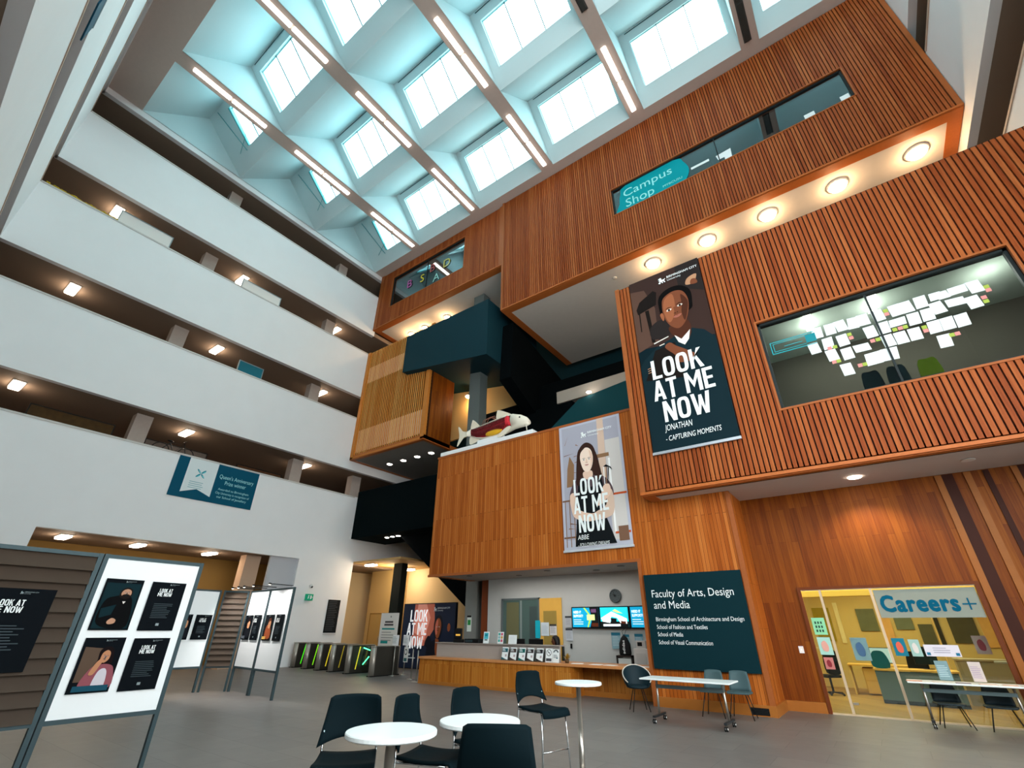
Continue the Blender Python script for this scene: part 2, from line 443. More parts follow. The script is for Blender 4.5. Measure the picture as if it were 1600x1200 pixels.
# unseen glazing added beside and behind the viewer to light the hall
def added_glazing(n, axis, c, a0, a1, step, zs):
    f = MB(); q = int(round((a1 - a0) / step)); z0, z1 = zs[0], zs[-1]
    def B(p, r, za, zb): f.box((p, c - .06, za), (r, c + .06, zb)) if axis == 'y' else f.box((c - .06, p, za), (c + .06, r, zb))
    for k in range(q + 1):
        p = a0 + (a1 - a0) * k / q; B(p - .04, p + .04, z0, z1)
    for z in zs: B(a0, a1, max(0, z - .05), z + .05)
    o = struct(f.build('window_%d' % n, mat('#6d7274', .5)))
    g = MB(); g.face([(a0, c, z0), (a1, c, z0), (a1, c, z1), (a0, c, z1)] if axis == 'y' else [(c, a0, z0), (c, a1, z0), (c, a1, z1), (c, a0, z1)])
    g.build('pane', GLASS, o)
added_glazing(31, 'y', -1.62, NX0 + .25, XR, 1.8, [4.7, 8.0, 11.3])
added_glazing(32, 'x', XR, -1.62, 9.2, 1.8, [0, 2.4, 5.6, RZ])
added_glazing(35, 'y', -1.62, NX0 + .25, XR, 1.8, [17.3, 20.4, 23.5])
hd = MB(); hd.box((NX0 + .25, -1.75, 11.3), (XR + .25, -1.5, 17.3)); hd.box((NX0 + .25, -1.75, 23.5), (XR + .25, -1.5, 24.3)); hd.box((NX0 + .25, -1.75, 0), (XR + .25, -1.5, 4.7))
hd.box((XR, -1.7, RZ), (XR + .25, 9.2, 24.3)); hd.box((XR + .25, 9.2, 0), (8.8, 9.45, 24.3))
struct(hd.build('wall_added_front', mat('#45403c', .8, noise=.05)))  # unseen wall added around the glazing, dark to keep window reflections dark
struct(bx('wall_back', (-28.7, 22.6, 0), (9, 22.9, 26), TEAL))

# left wall: white gallery fronts, dark galleries behind
SL = [4.62, 9.70, 14.33, 18.98, 23.65]     # underside of each gallery slab
PT = [8.25, 12.92, 17.50, 22.15]           # top of each gallery front
wl = MB()
wall_x(wl, -1.2, 22.6, 0, PT[0], XL - .25, XL, [(3.53, 13.40, 0, SL[0]), (16.6, 22.6, 0, 4.75)])
for k, yend in ((1, 21.0), (2, 15.6), (3, 15.4)): wl.box((XL - .25, -1.2, SL[k]), (XL, yend, PT[k]))
wl.box((XL - .25, -1.2, SL[4]), (XL, 15.4, 23.995))
struct(wl.build('wall_left', WHITE))
cp = MB()
for k, yend in enumerate((16.0, 15.6, 15.4, 15.3)): cp.box((XL - .28, -1.17, PT[k] - .07), (XL + .02, yend, PT[k]))
struct(cp.build('trim_1', mat('#c9c4bf', 0.6)))
sb = MB()
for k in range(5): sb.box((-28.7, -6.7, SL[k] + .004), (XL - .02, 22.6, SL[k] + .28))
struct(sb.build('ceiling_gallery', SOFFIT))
struct(bx('wall_gallery', (-28.7, -6.7, 4.9), (-28.4, 22.6, 24), BACKW))
cm = MB()
for k in range(4):
    for yc in (5.1, 12.35) + ((16.2,) if k == 0 else ()): cm.box((XL - 1.35, yc, SL[k] + .28), (XL - .85, yc + .62, SL[k + 1] + .004))
struct(cm.build('trim_2', CONC))

# near wall (above and behind the viewer), the same bands
wn = MB(); WM = Matrix.Translation((XL, -1.12, 0)) @ Matrix.Rotation(math.radians(-1.3), 4, 'Z')
for k in range(4): wn.box((-.2, -.25, SL[k]), (19.6, 0, PT[k]))
wn.box((-.2, -.25, SL[4]), (19.6, 0, 24.3))
wn.xf(WM); struct(wn.build('wall_near', WHITE))
sn = MB()
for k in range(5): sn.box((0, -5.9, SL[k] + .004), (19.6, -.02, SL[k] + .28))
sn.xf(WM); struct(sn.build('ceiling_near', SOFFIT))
cn = MB()
for k in range(4): cn.box((0, -.28, PT[k] - .07), (19.6, .02, PT[k]))
cn.xf(WM); struct(cn.build('trim_3', mat('#b9a18f', 0.6)))

# right wall
wr = MB()
for z0, z1 in ((0, 5.0), (9.3, 13.87), (15.6, 19.03), (20.57, 24.3)): wr.box((XR, 9.2, z0), (XR + .25, 22.6, z1))
struct(wr.build('wall_right', WHITE))
sr = MB()
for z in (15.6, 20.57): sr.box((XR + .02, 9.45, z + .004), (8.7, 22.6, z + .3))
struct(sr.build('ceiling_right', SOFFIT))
cr_ = MB()
for z in (13.87, 19.03): cr_.box((XR - .03, 9.2, z - .07), (XR + .28, 15.0, z))
struct(cr_.build('trim_4', mat('#c4ab98', 0.6)))
rb = MB()
for z in (14.2, 19.2):
    rb.box((XR + .5, 11.9, z), (8.7, 12.5, z + .75))
struct(rb.build('trim_5', CONC))

# ------------------------------------------------------------------ setting: folded roof
rf = MB(); web = MB()
for bi, k, wx0, wx1, yc in WINS:
    x0, x1 = BAYS[bi]; y0, y1 = RIDGE_Y[k], RIDGE_Y[k + 1]; zc = ROOF_Z + 2.46
    rf.face([(x0, y0, ROOF_Z), (x1, y0, ROOF_Z), (x1, yc, zc), (x0, yc, zc)])
    def sp(x, t): return (x, yc + (y1 - yc) * t, zc - 2.46 * t)
    for a, b, c, d in cells(x0, x1, 0, 1, [(wx0, wx1, WIN_T0, WIN_T1)]):
        rf.face([sp(a, c), sp(b, c), sp(b, d), sp(a, d)])
    up = Vector((0, 2.46, 2.39)).normalized() * 0.22
    c4 = [Vector(sp(wx0, WIN_T0)), Vector(sp(wx1, WIN_T0)), Vector(sp(wx1, WIN_T1)), Vector(sp(wx0, WIN_T1))]
    for i in range(4): rf.face([c4[i], c4[(i + 1) % 4], c4[(i + 1) % 4] + up, c4[i] + up])
    for x in (x0, x1): rf.face([(x, y0, ROOF_Z), (x, yc, zc), (x, y1, ROOF_Z)])
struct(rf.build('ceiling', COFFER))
bm = MB()
for xr in BEAM_R: bm.box((xr - BEAM_W, 0.25, ROOF_Z), (xr, 14.58, ROOF_Z + .03))
bm.box((-28.7, 14.58, ROOF_Z), (9, 22.6, ROOF_Z + .03)); bm.box((-28.7, -6.7, ROOF_Z), (9, 0.25, ROOF_Z + .03))
bm.box((-28.7, 0.25, ROOF_Z), (XL, 14.58, ROOF_Z + .03)); bm.box((XR, 0.25, ROOF_Z), (9, 14.58, ROOF_Z + .03))
struct(bm.build('trim_6', BEAMC))
fl = MB()   # thin dark bars put in as the shadow line along each crease
FRAMEM = mat('#9fd0d4', 0.5); MULL = mat('#3d5a60', 0.6)
for n_, (bi, k, wx0, wx1, yc) in enumerate(WINS):
    y1 = RIDGE_Y[k + 1]; zc = ROOF_Z + 2.46
    def sp(x, t, o=0.0):
        u = Vector((0, 2.46, 2.39)).normalized() * o
        return Vector((x, yc + (y1 - yc) * t, zc - 2.46 * t)) + u
    f = MB()
    for t in (WIN_T0, WIN_T1): f.bar(sp(wx0, t, .18), sp(wx1, t, .18), .05, .08)
    for x in (wx0, wx1): f.bar(sp(x, WIN_T0, .18), sp(x, WIN_T1, .18), .05, .08)
    fo = struct(f.build('window_%d' % (n_ + 1), FRAMEM))
    nm = 2 if bi else 1
    for q in range(1, nm + 1):
        x = wx0 + (wx1 - wx0) * q / (nm + 1)
        MB().bar(sp(x, WIN_T0, .16), sp(x, WIN_T1, .16), .035, .06).build('mullion', MULL, fo)
    g = MB(); g.face([sp(wx0, WIN_T0, .2), sp(wx1, WIN_T0, .2), sp(wx1, WIN_T1, .2), sp(wx0, WIN_T1, .2)]); g.build('pane', GLASSR, fo)
    if bi:
        fl.bar(sp(wx0 - .1, 0.02, -.02), sp(wx1 + .15, 0.02, -.02), .03, .03)
    else:
        # opening light with its stays in the narrow bay
        MB().bar(sp(wx0, WIN_T0, .0), sp(wx0 + .1, WIN_T1, -.02), .1, .06).build('side_frame', mat('#5fb7bd', .5), fo)
        st = MB(); st.bar(sp(wx0 - .9, .05, -.03), sp(wx0 - .1, WIN_T1 + .05, -.1), .03, .03); st.bar(sp(wx0 - .7, .75, -.1), sp(wx0 + .4, .6, -.1), .025, .025)
        st.build('stay', mat('#58a6ac', .5), fo)
struct(fl.build('crease_shade_line', MULL))

# ------------------------------------------------------------------ setting: timber volumes
def cladding(name, x0, x1, z0, z1, y, holes=(), pitch=0.112, gap=0.03, dep=0.05, m=SLAT, edge=0.16, backm=BACKD, thick=0.3):
    mb = MB()
    wall_y(mb, x0, x1, z0, z1, y + dep, y + dep + thick, holes, 1)
    n = int(round((x1 - x0 - 2 * edge) / pitch)); p = (x1 - x0 - 2 * edge) / n
    for k in range(n):
        a = x0 + edge + k * p + gap / 2; b = a + p - gap
        segs = [(z0 + .1, z1 - .05)]
        for h in holes:
            if h[0] - .04 < (a + b) / 2 < h[1] + .04:
                new = []
                for s0, s1 in segs:
                    if h[2] > s0: new.append((s0, min(s1, h[2] - .05)))
                    if h[3] < s1: new.append((max(s0, h[3] + .05), s1))
                segs = new
        for s0, s1 in segs: mb.box((a, y, s0), (b, y + dep, s1), 0)
    # edge boards and linings
    mb.box((x0, y - .015, z0), (x0 + edge - .02, y + dep, z1), 2); mb.box((x1 - edge + .02, y - .015, z0), (x1, y + dep, z1), 2)
    mb.box((x0 + .002, y - .02, z0 - .003), (x1 - .002, y + dep, z0 + .07), 3)
    for h in holes:
        t = .05
        mb.box((h[0] - t, y - .02, h[2] - t), (h[1] + t, y + dep, h[2]), 2); mb.box((h[0] - t, y - .02, h[3]), (h[1] + t, y + dep, h[3] + t), 2)
        mb.box((h[0] - t, y - .02, h[2]), (h[0], y + dep, h[3]), 2); mb.box((h[1], y - .02, h[2]), (h[1] + t, y + dep, h[3]), 2)
    return struct(mb.build(name, [m, backm, TRIMP, TRIMW]))
def soffit(name, x0, x1, y0, y1, z, m, fr=0.35, mf=TRIMW, frl=None):
    frl = fr if frl is None else frl
    mb = MB()
    mb.box((x0 + frl, y0 + fr, z + .02), (x1 - fr, y1, z + .25), 0)
    mb.box((x0, y0, z), (x1, y0 + fr, z + .25), 1); mb.box((x0, y0 + fr, z), (x0 + frl, y1, z + .25), 1); mb.box((x1 - fr, y0 + fr, z), (x1, y1, z + .25), 1)
    return struct(mb.build(name, [m, mf]))
def interior(name, x0, x1, y0, y1, z0, z1, m, mc=None, mfl=None):
    """a room behind a window: floor, ceiling, back and side walls"""
    mb = MB(); t = .08
    mb.box((x0, y0, z0 - t), (x1, y1, z0), 2 if mfl else 0); mb.box((x0, y0, z1), (x1, y1, z1 + t), 1 if mc else 0)
    mb.box((x0, y1, z0 - t), (x1, y1 + t, z1 + t), 0); mb.box((x0 - t, y0, z0 - t), (x0, y1 + t, z1 + t), 0); mb.box((x1, y0, z0 - t), (x1 + t, y1 + t, z1 + t), 0)
    return struct(mb.build(name, [m, mc or m, mfl or m]))
YU = 15.1
CW = (-5.16, 4.27, 18.72, 20.42)
cladding('wall_upper_box', -11.78, XR - .02, 16.1, 24.0, YU, [CW])
soffit('ceiling_upper_box', -11.78, XR - .02, YU + .05, 21.9, 16.08, SOFFITW, .38)
BW = (-21.4, -14.8, 20.72, 23.25)
cladding('wall_corner_box', XL + .02, -11.8, 19.35, 24.0, YU + .12, [BW], edge=0.3)
soffit('ceiling_corner_box', XL + .02, -11.8, YU + .16, 21.9, 19.33, SOFFITW, .38)
YB = 11.9
LW = (-0.66, 4.2, 6.31, 8.80)
cladding('wall_lower_box', -4.40, XR - .02, 4.76, 11.7, YB, [LW])
soffit('ceiling_lower_box', -4.40, XR - .02, YB + .05, 14.6, 4.74, mat('#c2b5ac', .75), .16, frl=.3)
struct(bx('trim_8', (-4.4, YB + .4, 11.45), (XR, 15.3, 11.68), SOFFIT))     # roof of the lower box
struct(bx('wall_lower_box_side', (-4.40, YB + .36, 4.99), (-4.1, 15.3, 11.45), TRIMW))

# windows of the boxes
def big_window(n, h, y, splits, fm, gm, ins=0.22):
    f = MB(); t = .06
    f.box((h[0], y + ins - .05, h[2]), (h[1], y + ins + .06, h[2] + t)); f.box((h[0], y + ins - .05, h[3] - t), (h[1], y + ins + .06, h[3]))
    f.box((h[0], y + ins - .05, h[2]), (h[0] + t, y + ins + .06, h[3])); f.box((h[1] - t, y + ins - .05, h[2]), (h[1], y + ins + .06, h[3]))
    o = struct(f.build('window_%d' % n, fm))
    xs = [h[0]] + splits + [h[1]]
    for a, b in zip(xs[:-1], xs[1:]):
        MB().box((a + .005, y + ins, h[2]), (b - .005, y + ins + .015, h[3])).build('pane', gm, o)
    for x in splits: MB().box((x - .02, y + ins - .03, h[2] + t), (x + .02, y + ins + .04, h[3] - t)).build('mullion', fm, o)
    return o
WFR = mat('#20282a', .5)
big_window(21, CW, YU, [-0.4], WFR, GLASST, .12)
big_window(22, BW, YU + .12, [-18.1], WFR, GLASST, .12)
big_window(23, LW, YB, [1.7], WFR, GLASSO, .14)
interior('wall_shop_room', -6.5, 5.5, YU + .36, 21.5, 17.0, 22.6, mat('#59777c', .8), mat('#8fb4b8', .8))
interior('wall_studio_room', -22.4, -12.6, YU + .48, 21.5, 19.7, 23.9, mat('#56737b', .8), mat('#7fa0a6', .8))
interior('wall_office_room', -2.2, 6.1, YB + .36, 15.2, 5.05, 9.2, mat('#5b554d', .8), mat('#b9c2ba', .8), mat('#4a4842', .7))

# flush timber: reception balcony, sign wall, careers wall
YF = 12.7
fb = MB()
wall_y(fb, -12.92, -2.39, 0, 7.70, YF, YF + .25, [(-13, -4.98, -1, 3.25), (-4.40, -2, 4.76, 8)])
fb.box((-12.92, YF + .25, 3.25), (-12.67, 15.0, 7.70))
fb.box((-2.64, YF + .25, 0), (-2.39, 14.0, 4.76))
struct(fb.build('wall_timber', BOARD))
tr = MB()
tr.box((-12.95, YF - .03, 3.22), (-5.02, YF + .02, 3.30)); tr.box((-5.02, YF - .03, 0.0), (-4.93, YF + .3, 3.30))
tr.box((-2.47, YF - .03, 0.02), (-2.36, YF + .02, 4.74)); tr.box((-12.95, YF - .02, 7.64), (-4.40, YF + .3, 7.72))
struct(tr.build('trim_9', TRIMP))
struct(MB().box((-4.93, YF - .042, 0.0), (-2.345, YF - .001, 0.2)).box((-2.389, YF - .001, 0.0), (-2.345, 13.94, 0.2)).box((-2.389, 13.94, 0), (-1.57, 13.999, 0.2)).build('baseboard_timber', mat('#a5642a', .45, noise=.1)))
fc = MB()
wall_y(fc, -2.39, XR, 0, 4.76, 14.0, 14.25, [(-1.52, 1.70, -.1, 2.49)])
struct(fc.build('wall_careers', BOARDD))
pt = MB()
for x, w_, m in ((1.78, .12, 0), (2.28, .12, 0), (3.05, .10, 0), (3.6, .1, 0)): pt.box((x, 13.96, 0), (x + w_, 14.0, 4.74))
struct(pt.build('trim_10', mat('#9a5c28', .5, noise=.12)))
pd = MB()
for x, w_ in ((1.90, .2), (2.6, .1), (3.15, .3)): pd.box((x, 13.975, 0), (x + w_, 14.0, 4.74))
struct(pd.build('trim_11', mat('#3a1507', .6, noise=.1)))
# reception room under the balcony
rr = MB()
rr.box((-12.0, 15.0, 0), (-4.7, 15.15, 3.26)); rr.box((-4.98, YF + .25, 0), (-4.80, 15.0, 3.26))
struct(rr.build('wall_reception', mat('#b8bab8', .75, noise=.03)))
struct(MB().box((-12.90, YF + .02, 3.26), (-4.7, 15.2, 3.5)).build('ceiling_reception', mat('#a29c98', .75)))
struct(bx('floor_balcony', (-12.9, YF + .25, 3.5), (-4.4, 17.0, 3.7), SOFFIT))
struct(bx('trim_12', (-13.35, 15.25, 0), (-12.75, 15.85, 8.0), mat('#7e7f7c', .8)))       # grey column beside the desk
struct(MB().box((-12.35, 15.05, 0), (-12.0, 15.3, 3.26)).build('trim_13', mat('#74381a', .5, noise=.1)))

# slatted box, landing and bridge in the far corner
def open_slats(name, x0, x1, z0, z1, y):
    mb = MB(); n = int((x1 - x0 - .5) / .152); p = (x1 - x0 - .5) / n
    for k in range(n):
        a = x0 + .25 + k * p; mb.box((a + .01, y + .075, z0 + .1), (a + p * .5, y + .1, z1), 0)
    mb.box((x0, y, z0), (x0 + .25, y + .2, z1), 2); mb.box((x1 - .25, y, z0), (x1, y + .2, z1), 2); mb.box((x0, y, z0), (x1, y + .2, z0 + .1), 2)
    mb.box((x0, y + .16, z0), (x1, y + .3, z1), 1)
    for a, b in ((z0 + .35, z0 + 1.75), (z0 + 5.0, z0 + 6.1)): mb.box((x0 + .25, y + .10, a), (x1 - .25, y + .155, b), 3)
    return struct(mb.build(name, [SLATO, mat('#3d1d08', .8), mat('#c87b33', .5, noise=.1), mat('#dcb9a0', .7)]))
open_slats('wall_slatted_box', XL + .02, -16.73, 10.25, 17.5, YU + .1)
struct(bx('wall_slatted_box_side', (-16.95, YU + .4, 10.25), (-16.73, 17.2, 15.0), BOARDD))
soffit('ceiling_slatted_box', XL + .02, -16.73, YU + .12, 20.4, 10.2, mat('#8b857f', .75), .2)
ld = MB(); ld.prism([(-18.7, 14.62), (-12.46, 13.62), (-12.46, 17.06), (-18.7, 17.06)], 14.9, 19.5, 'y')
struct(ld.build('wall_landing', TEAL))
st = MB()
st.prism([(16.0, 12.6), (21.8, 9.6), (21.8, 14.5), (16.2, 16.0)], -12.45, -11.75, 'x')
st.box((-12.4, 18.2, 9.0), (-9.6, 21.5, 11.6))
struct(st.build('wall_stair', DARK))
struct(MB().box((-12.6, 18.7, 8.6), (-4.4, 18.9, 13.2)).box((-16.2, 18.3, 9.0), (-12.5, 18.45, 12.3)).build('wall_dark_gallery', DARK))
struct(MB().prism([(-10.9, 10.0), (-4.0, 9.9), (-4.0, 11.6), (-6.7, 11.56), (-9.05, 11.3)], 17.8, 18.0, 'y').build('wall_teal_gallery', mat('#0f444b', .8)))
struct(MB().box((-10.4, 18.1, 11.56), (-4.0, 18.5, 12.2)).build('trim_14', mat('#b0a498', .7)))

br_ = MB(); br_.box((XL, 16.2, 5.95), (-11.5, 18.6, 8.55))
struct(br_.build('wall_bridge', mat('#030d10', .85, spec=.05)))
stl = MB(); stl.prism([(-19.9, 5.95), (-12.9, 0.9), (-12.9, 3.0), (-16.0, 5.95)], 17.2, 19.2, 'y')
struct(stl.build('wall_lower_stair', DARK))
struct(bx('trim_15', (-14.9, 16.5, 7.5), (-14.15, 17.1, 19.3), mat('#656c6a', .8)))       # tall grey column
struct(bx('wall_lit_stairwell', (-18.6, 18.5, 11.4), (-12.6, 18.65, 15.0), mat('#e0b878', .8)))
# yellow lit lobby behind the gates
lb = MB()
lb.box((-27, 20.5, 0), (-12, 20.7, 4.75)); lb.box((XL - 3.2, 16.5, 0), (XL - 3.0, 20.5, 4.75)); lb.box((XL - 3.0, 16.35, 0), (XL - .25, 16.6, 4.75))
struct(lb.build('wall_lobby', mat('#dcc59c', .8)))
struct(bx('trim_18', (-20.95, 17.9, 0), (-20.3, 18.3, 4.7), mat('#1c211f', .8)))
struct(bx('wall_lobby_pier', (-24.6, 19.4, 0), (-22.6, 20.5, 4.7), mat('#c4a874', .8)))
d3 = struct(bx('door_3', (-24.2, 19.36, 0), (-23.1, 19.4, 2.3), mat('#b8995f', .6)))
MB().box((-24.25, 19.35, 2.3), (-23.05, 19.4, 2.36)).box((-24.25, 19.35, 0), (-24.2, 19.4, 2.3)).box((-23.1, 19.35, 0), (-23.05, 19.4, 2.3)).build('door_frame', mat('#8a6c38', .6), d3); MB().tube([(-23.25, 19.3, 1.0), (-23.25, 19.3, 1.2)], .015).build('handle', STEEL, d3)
struct(bx('ceiling_lobby', (-27, 16.6, 4.7), (-19.0, 20.5, 4.8), mat('#c9a26a', .8)))
struct(bx('wall_side_room', (-26.9, 2.0, 0), (-26.6, 16.3, 4.62), mat('#8f6d3a', .8)))
struct(MB().box((XL - 1.35, 11.2, 0), (XL - .8, 11.9, 4.62)).build('trim_16', mat('#c8a88f', .8)))
struct(MB().box((XL - .22, 12.0, 0), (XL - .1, 13.4, 4.62)).build('door_1', mat('#b9b9bf', .6)))

# ------------------------------------------------------------------ lamps
def light(name, kind, loc, energy, col, size=.3, rot=None, sy=None, parent=None, spot=None):
    l = bpy.data.lights.new(name, kind); l.energy = energy; l.color = col
    if kind == 'AREA':
        l.size = size
        if sy: l.shape = 'RECTANGLE'; l.size_y = sy
    else: l.shadow_soft_size = size
    if spot: l.spot_size = spot; l.spot_blend = .6
    o = bpy.data.objects.new(name, l); COL.objects.link(o); o.location = loc
    if rot: o.rotation_euler = rot
    if parent: o.parent = parent
    return o
def strip_light(x, y0, y1, lit, label):
    t = thing('strip_light', label, 'light', (x, y0, ROOF_Z), group='strip lights under the roof beams')
    L_ = y1 - y0; tm = LAMPT if lit else mat('#3a3b39', .5)
    MB().box((-.15, 0, -.012), (.15, L_, -.002)).build('housing', mat('#c4b2a8' if lit else '#4a4846', .6), t)
    for a, b in ((.04, L_ / 2 - .05), (L_ / 2 + .05, L_ - .04)):
        MB().box((-.105, a, -.06), (.105, b, -.012)).build('tube', tm, t, bevel=.02)
WHERE = ['nearest the viewer', 'in the middle', 'at the timber end']
for k, x in enumerate((-18.66, -13.5, -8.35, -3.2, 1.97)):
    nm = ['first beam from the galleries', 'second beam from the galleries', 'third beam from the galleries', 'fourth beam from the galleries', 'fifth beam'][k]
    for j, (a, b) in enumerate(((0.85, 4.3), (5.85, 9.3), (10.9, 14.4))):
        lit = not (k == 4 or (k == 3 and j == 1))
        if (k == 2 and j == 0) or (k == 3 and j == 0) or (k == 4 and j < 2): continue
        strip_light(x, a, b, lit, '%s strip light on the %s, %s' % ('glowing' if lit else 'unlit dark', nm, WHERE[j]))
def oblong_lamp(x, y, z, label, group, L_=.95):
    t = thing('ceiling_lamp', label, 'lamp', (x, y, z), group=group)
    MB().box((-L_ / 2 - .03, -.19, -.03), (L_ / 2 + .03, .19, 0)).build('lamp_base', mat('#d8d2ca', .5), t)
    MB().box((-L_ / 2, -.16, -.11), (L_ / 2, .16, -.03)).build('diffuser', LAMPW, t, bevel=.03)
    light('lamp_glow', 'POINT', (.0, 0, -.3), 24, (1, .8, .58), .15, parent=t)
NMG = ['first', 'second', 'third', 'top']
for k in range(3):
    for y, d in ((1.4, 'nearest the viewer'), (7.3, 'in the middle'), (13.4, 'at the timber end')):
        oblong_lamp(-24.3, y, SL[k + 1], 'glowing oblong ceiling lamp in the %s white gallery from the floor, %s' % (NMG[k], d), 'gallery ceiling lamps')
for y, d in ((4.63, 'left of the three'), (7.04, 'middle of the three'), (9.86, 'right of the three')):
    oblong_lamp(-24.3, y, SL[0], 'glowing ceiling lamp in the yellow ground opening behind the display stands, %s' % d, 'ground opening lamps')
oblong_lamp(-21.7, 16.95, 4.65, 'glowing lamp over the yellow lobby right of the directory board', 'lobby lamps', .7)
oblong_lamp(-21.7, 19.6, 4.65, 'glowing lamp over the yellow lobby, under the dark stair', 'lobby lamps', .9)
def round_lamp(x, y, z, label, group, r=.27, m=None):
    t = thing('round_lamp', label, 'lamp', (x, y, z), group=group)
    MB().lathe([(r + .05, 0), (r + .05, -.05), (r, -.07)], n=24).build('trim_ring', mat('#efe6dc', .4), t)
    MB().lathe([(r - .02, -.07), (r - .03, -.12), (r * .5, -.15)], n=24).build('diffuser', m or LAMPS, t)
    light('lamp_glow', 'POINT', (0, 0, -.42), 62, (1, .64, .32), .12, parent=t)
LAMPS = mat('#ffdcae', .5, emit=26)
for k, x in enumerate((-4.1, -1.75, .57, 2.9, 5.2)):
    round_lamp(x, 16.27, 16.1, 'round glowing lamp under the upper timber box, %s' % ['just left of the tall dark banner top', 'second from the dark banner', 'middle one of the five', 'fourth from the dark banner', 'rightmost, by the white side wall'][k], 'round lamps under the upper box', .3)
for x, y, d in ((-20.9, 17.0, 'leftmost of the three above the slatted box'), (-19.6, 17.0, 'middle of the three above the slatted box'), (-17.6, 17.0, 'beside the dark landing box')):
    round_lamp(x, y, 19.35, 'warm glowing lamp under the corner timber box, ' + d, 'lamps under the corner box', .2)
round_lamp(-16.35, 18.1, 13.75, 'warm lamp on the lit stair wall behind the fish model', 'stair lamps', .2)
def downlight(x, y, z, label, group, r=.075, lit=True):
    o = MB().lathe([(r + .02, 0), (r + .02, -.012), (r, -.014), (.02, -.016)], n=14).build('downlight', mat('#fff4e6', .5, emit=30) if lit else mat('#d8d0c8', .5), loc=(x, y, z))
    tag(o, label, 'downlight', group)
for k, x in enumerate((-21.45, -20.25, -19.1, -18.0)):
    downlight(x, 17.07, 10.22, 'small white downlight under the slatted corner box, %s from the white wall' % ['first', 'second', 'third', 'fourth'][k], 'downlights under the slatted box', .13)
for k, (x, y) in enumerate(((-20.75, 17.0), (-20.3, 17.0), (-19.85, 17.0), (-16.4, 16.7), (-15.9, 16.7), (-15.4, 16.7))):
    downlight(x, y, 5.94, 'tiny downlight under the dark bridge, %s' % ['first of the left three', 'second of the left three', 'third of the left three', 'first of the right three', 'second of the right three', 'third of the right three'][k], 'downlights under the bridge', .09)
downlight(-8.45, 17.75, 11.5, 'small bright lamp in the dark gallery above the pale banner', 'dark gallery lamps', .1)
downlight(.31, 13.1, 4.75, 'bright downlight under the lower timber box', 'lower box downlights', .11)
downlight(2.28, 12.95, 4.75, 'unlit downlight under the lower timber box, right of the lit one', 'lower box downlights', .1, False)
light('downlight_beam', 'SPOT', (.31, 13.1, 4.68), 160, (1, .8, .58), .06, (math.radians(8), 0, 0), spot=math.radians(120))
sd = MB().lathe([(.09, 0), (.09, -.03), (.05, -.05)], n=14).build('smoke_detector', mat('#e9dccd', .5), loc=(-5.9, 16.2, 16.1)); tag(sd, 'small smoke detector under the upper box, left of the lamps', 'detector')

# ceiling lighting of the rooms, with added fill in the office
light('reception_ceiling_light', 'AREA', (-8.5, 14.0, 3.2), 45, (1, .95, .88), 5, sy=.5)
light('careers_ceiling_light', 'AREA', (0, 17.2, 2.9), 260, (1, .84, .5), 4.5, sy=4)
light('office_ceiling_light', 'AREA', (2, 13.6, 9.1), 120, (1, .96, .9), 4, sy=1)
for x_ in (.5, 1.95, 4.2): light('office_fill_point', 'POINT', (x_, 13.4, 8.75), 45, (1, .95, .88), .15)  # unseen points added near the ceiling lamps to brighten ceiling and back wall
light('lobby_light', 'POINT', (-21.7, 18.4, 4.2), 110, (1, .82, .52), .3)
light('side_room_light', 'AREA', (-24.5, 8, 4.5), 70, (1, .82, .55), .6, sy=8)

# ------------------------------------------------------------------ print helpers
INK = {'bg': mat('#0c1c22', .5), 'wt': mat('#eef2f2', .55), 'gy': mat('#8b979b', .6), 'bk': mat('#0a0b0d', .5)}
def lion(mb, x, z, s, layer=4, mi=0):
    """the small rampant-beast emblem"""
    P = [(0, .1), (.12, .02), (.3, .02), (.26, .22), (.38, .3), (.5, .05), (.66, .0), (.62, .12), (.56, .34), (.7, .3), (.84, .02), (1.0, .05), (.9, .2), (.86, .45), (1.0, .55), (1.02, .72), (.9, .62), (.74, .62), (.6, .58), (.48, .7), (.5, .86), (.4, 1.0), (.24, .98), (.08, .9), (.02, .76), (.16, .74), (.2, .64), (.04, .56), (.12, .46), (.22, .46), (.14, .26), (0, .22)]
    mb.poly([(x + a * s, z + b * s) for a, b in P], layer, mi)
def slogan(mb, x, z, w_, h, mi=0, layer=5, bold=.05, rows=(('LOOK', .03, .86), ('AT ME', .0, 1.0), ('NOW', .12, .76)), gap=.03):
    n = len(rows); rh = (h - gap * h * (n - 1)) / n
    for k, (s_, ox, fw) in enumerate(rows):
        poster_caps(mb, s_, x + ox * w_, z + h - rh * (k + 1) - gap * h * k, rh, fw * w_, layer, mi)
def lines(mb, x, z1, w_, n, dz, h, mi=0, layer=3, seed=1):
    r = random.Random(seed)
    for k in range(n): mb.rect(x, z1 - k * dz - h, x + w_ * r.uniform(.72, 1), z1 - k * dz, layer, mi)
def crest(mb, x, z, s, mi=0, layer=4):
    lion(mb, x, z, s, layer, mi)
    add_text(mb, 'BIRMINGHAM CITY', x + 1.25 * s, z + .55 * s, .36 * s, wmax=4.2 * s, bold=.02, layer=layer, mi=mi)
    add_text(mb, 'University', x + 1.25 * s, z + .05 * s, .32 * s, layer=layer, mi=mi)
def matte(c): return mat(c, .7, spec=.05)
def panel(name, w_, h, th, m, label, cat, loc, rotz=0.0, group=None, bevel=0.0):
    """flat sign: local x right, z up, its face at y = 0 looking along -y, origin at the lower left corner"""
    o = MB().box((0, 0, 0), (w_, th, h)).build(name, m, loc=loc, rotz=rotz, bevel=bevel)
    return tag(o, label, cat, group)
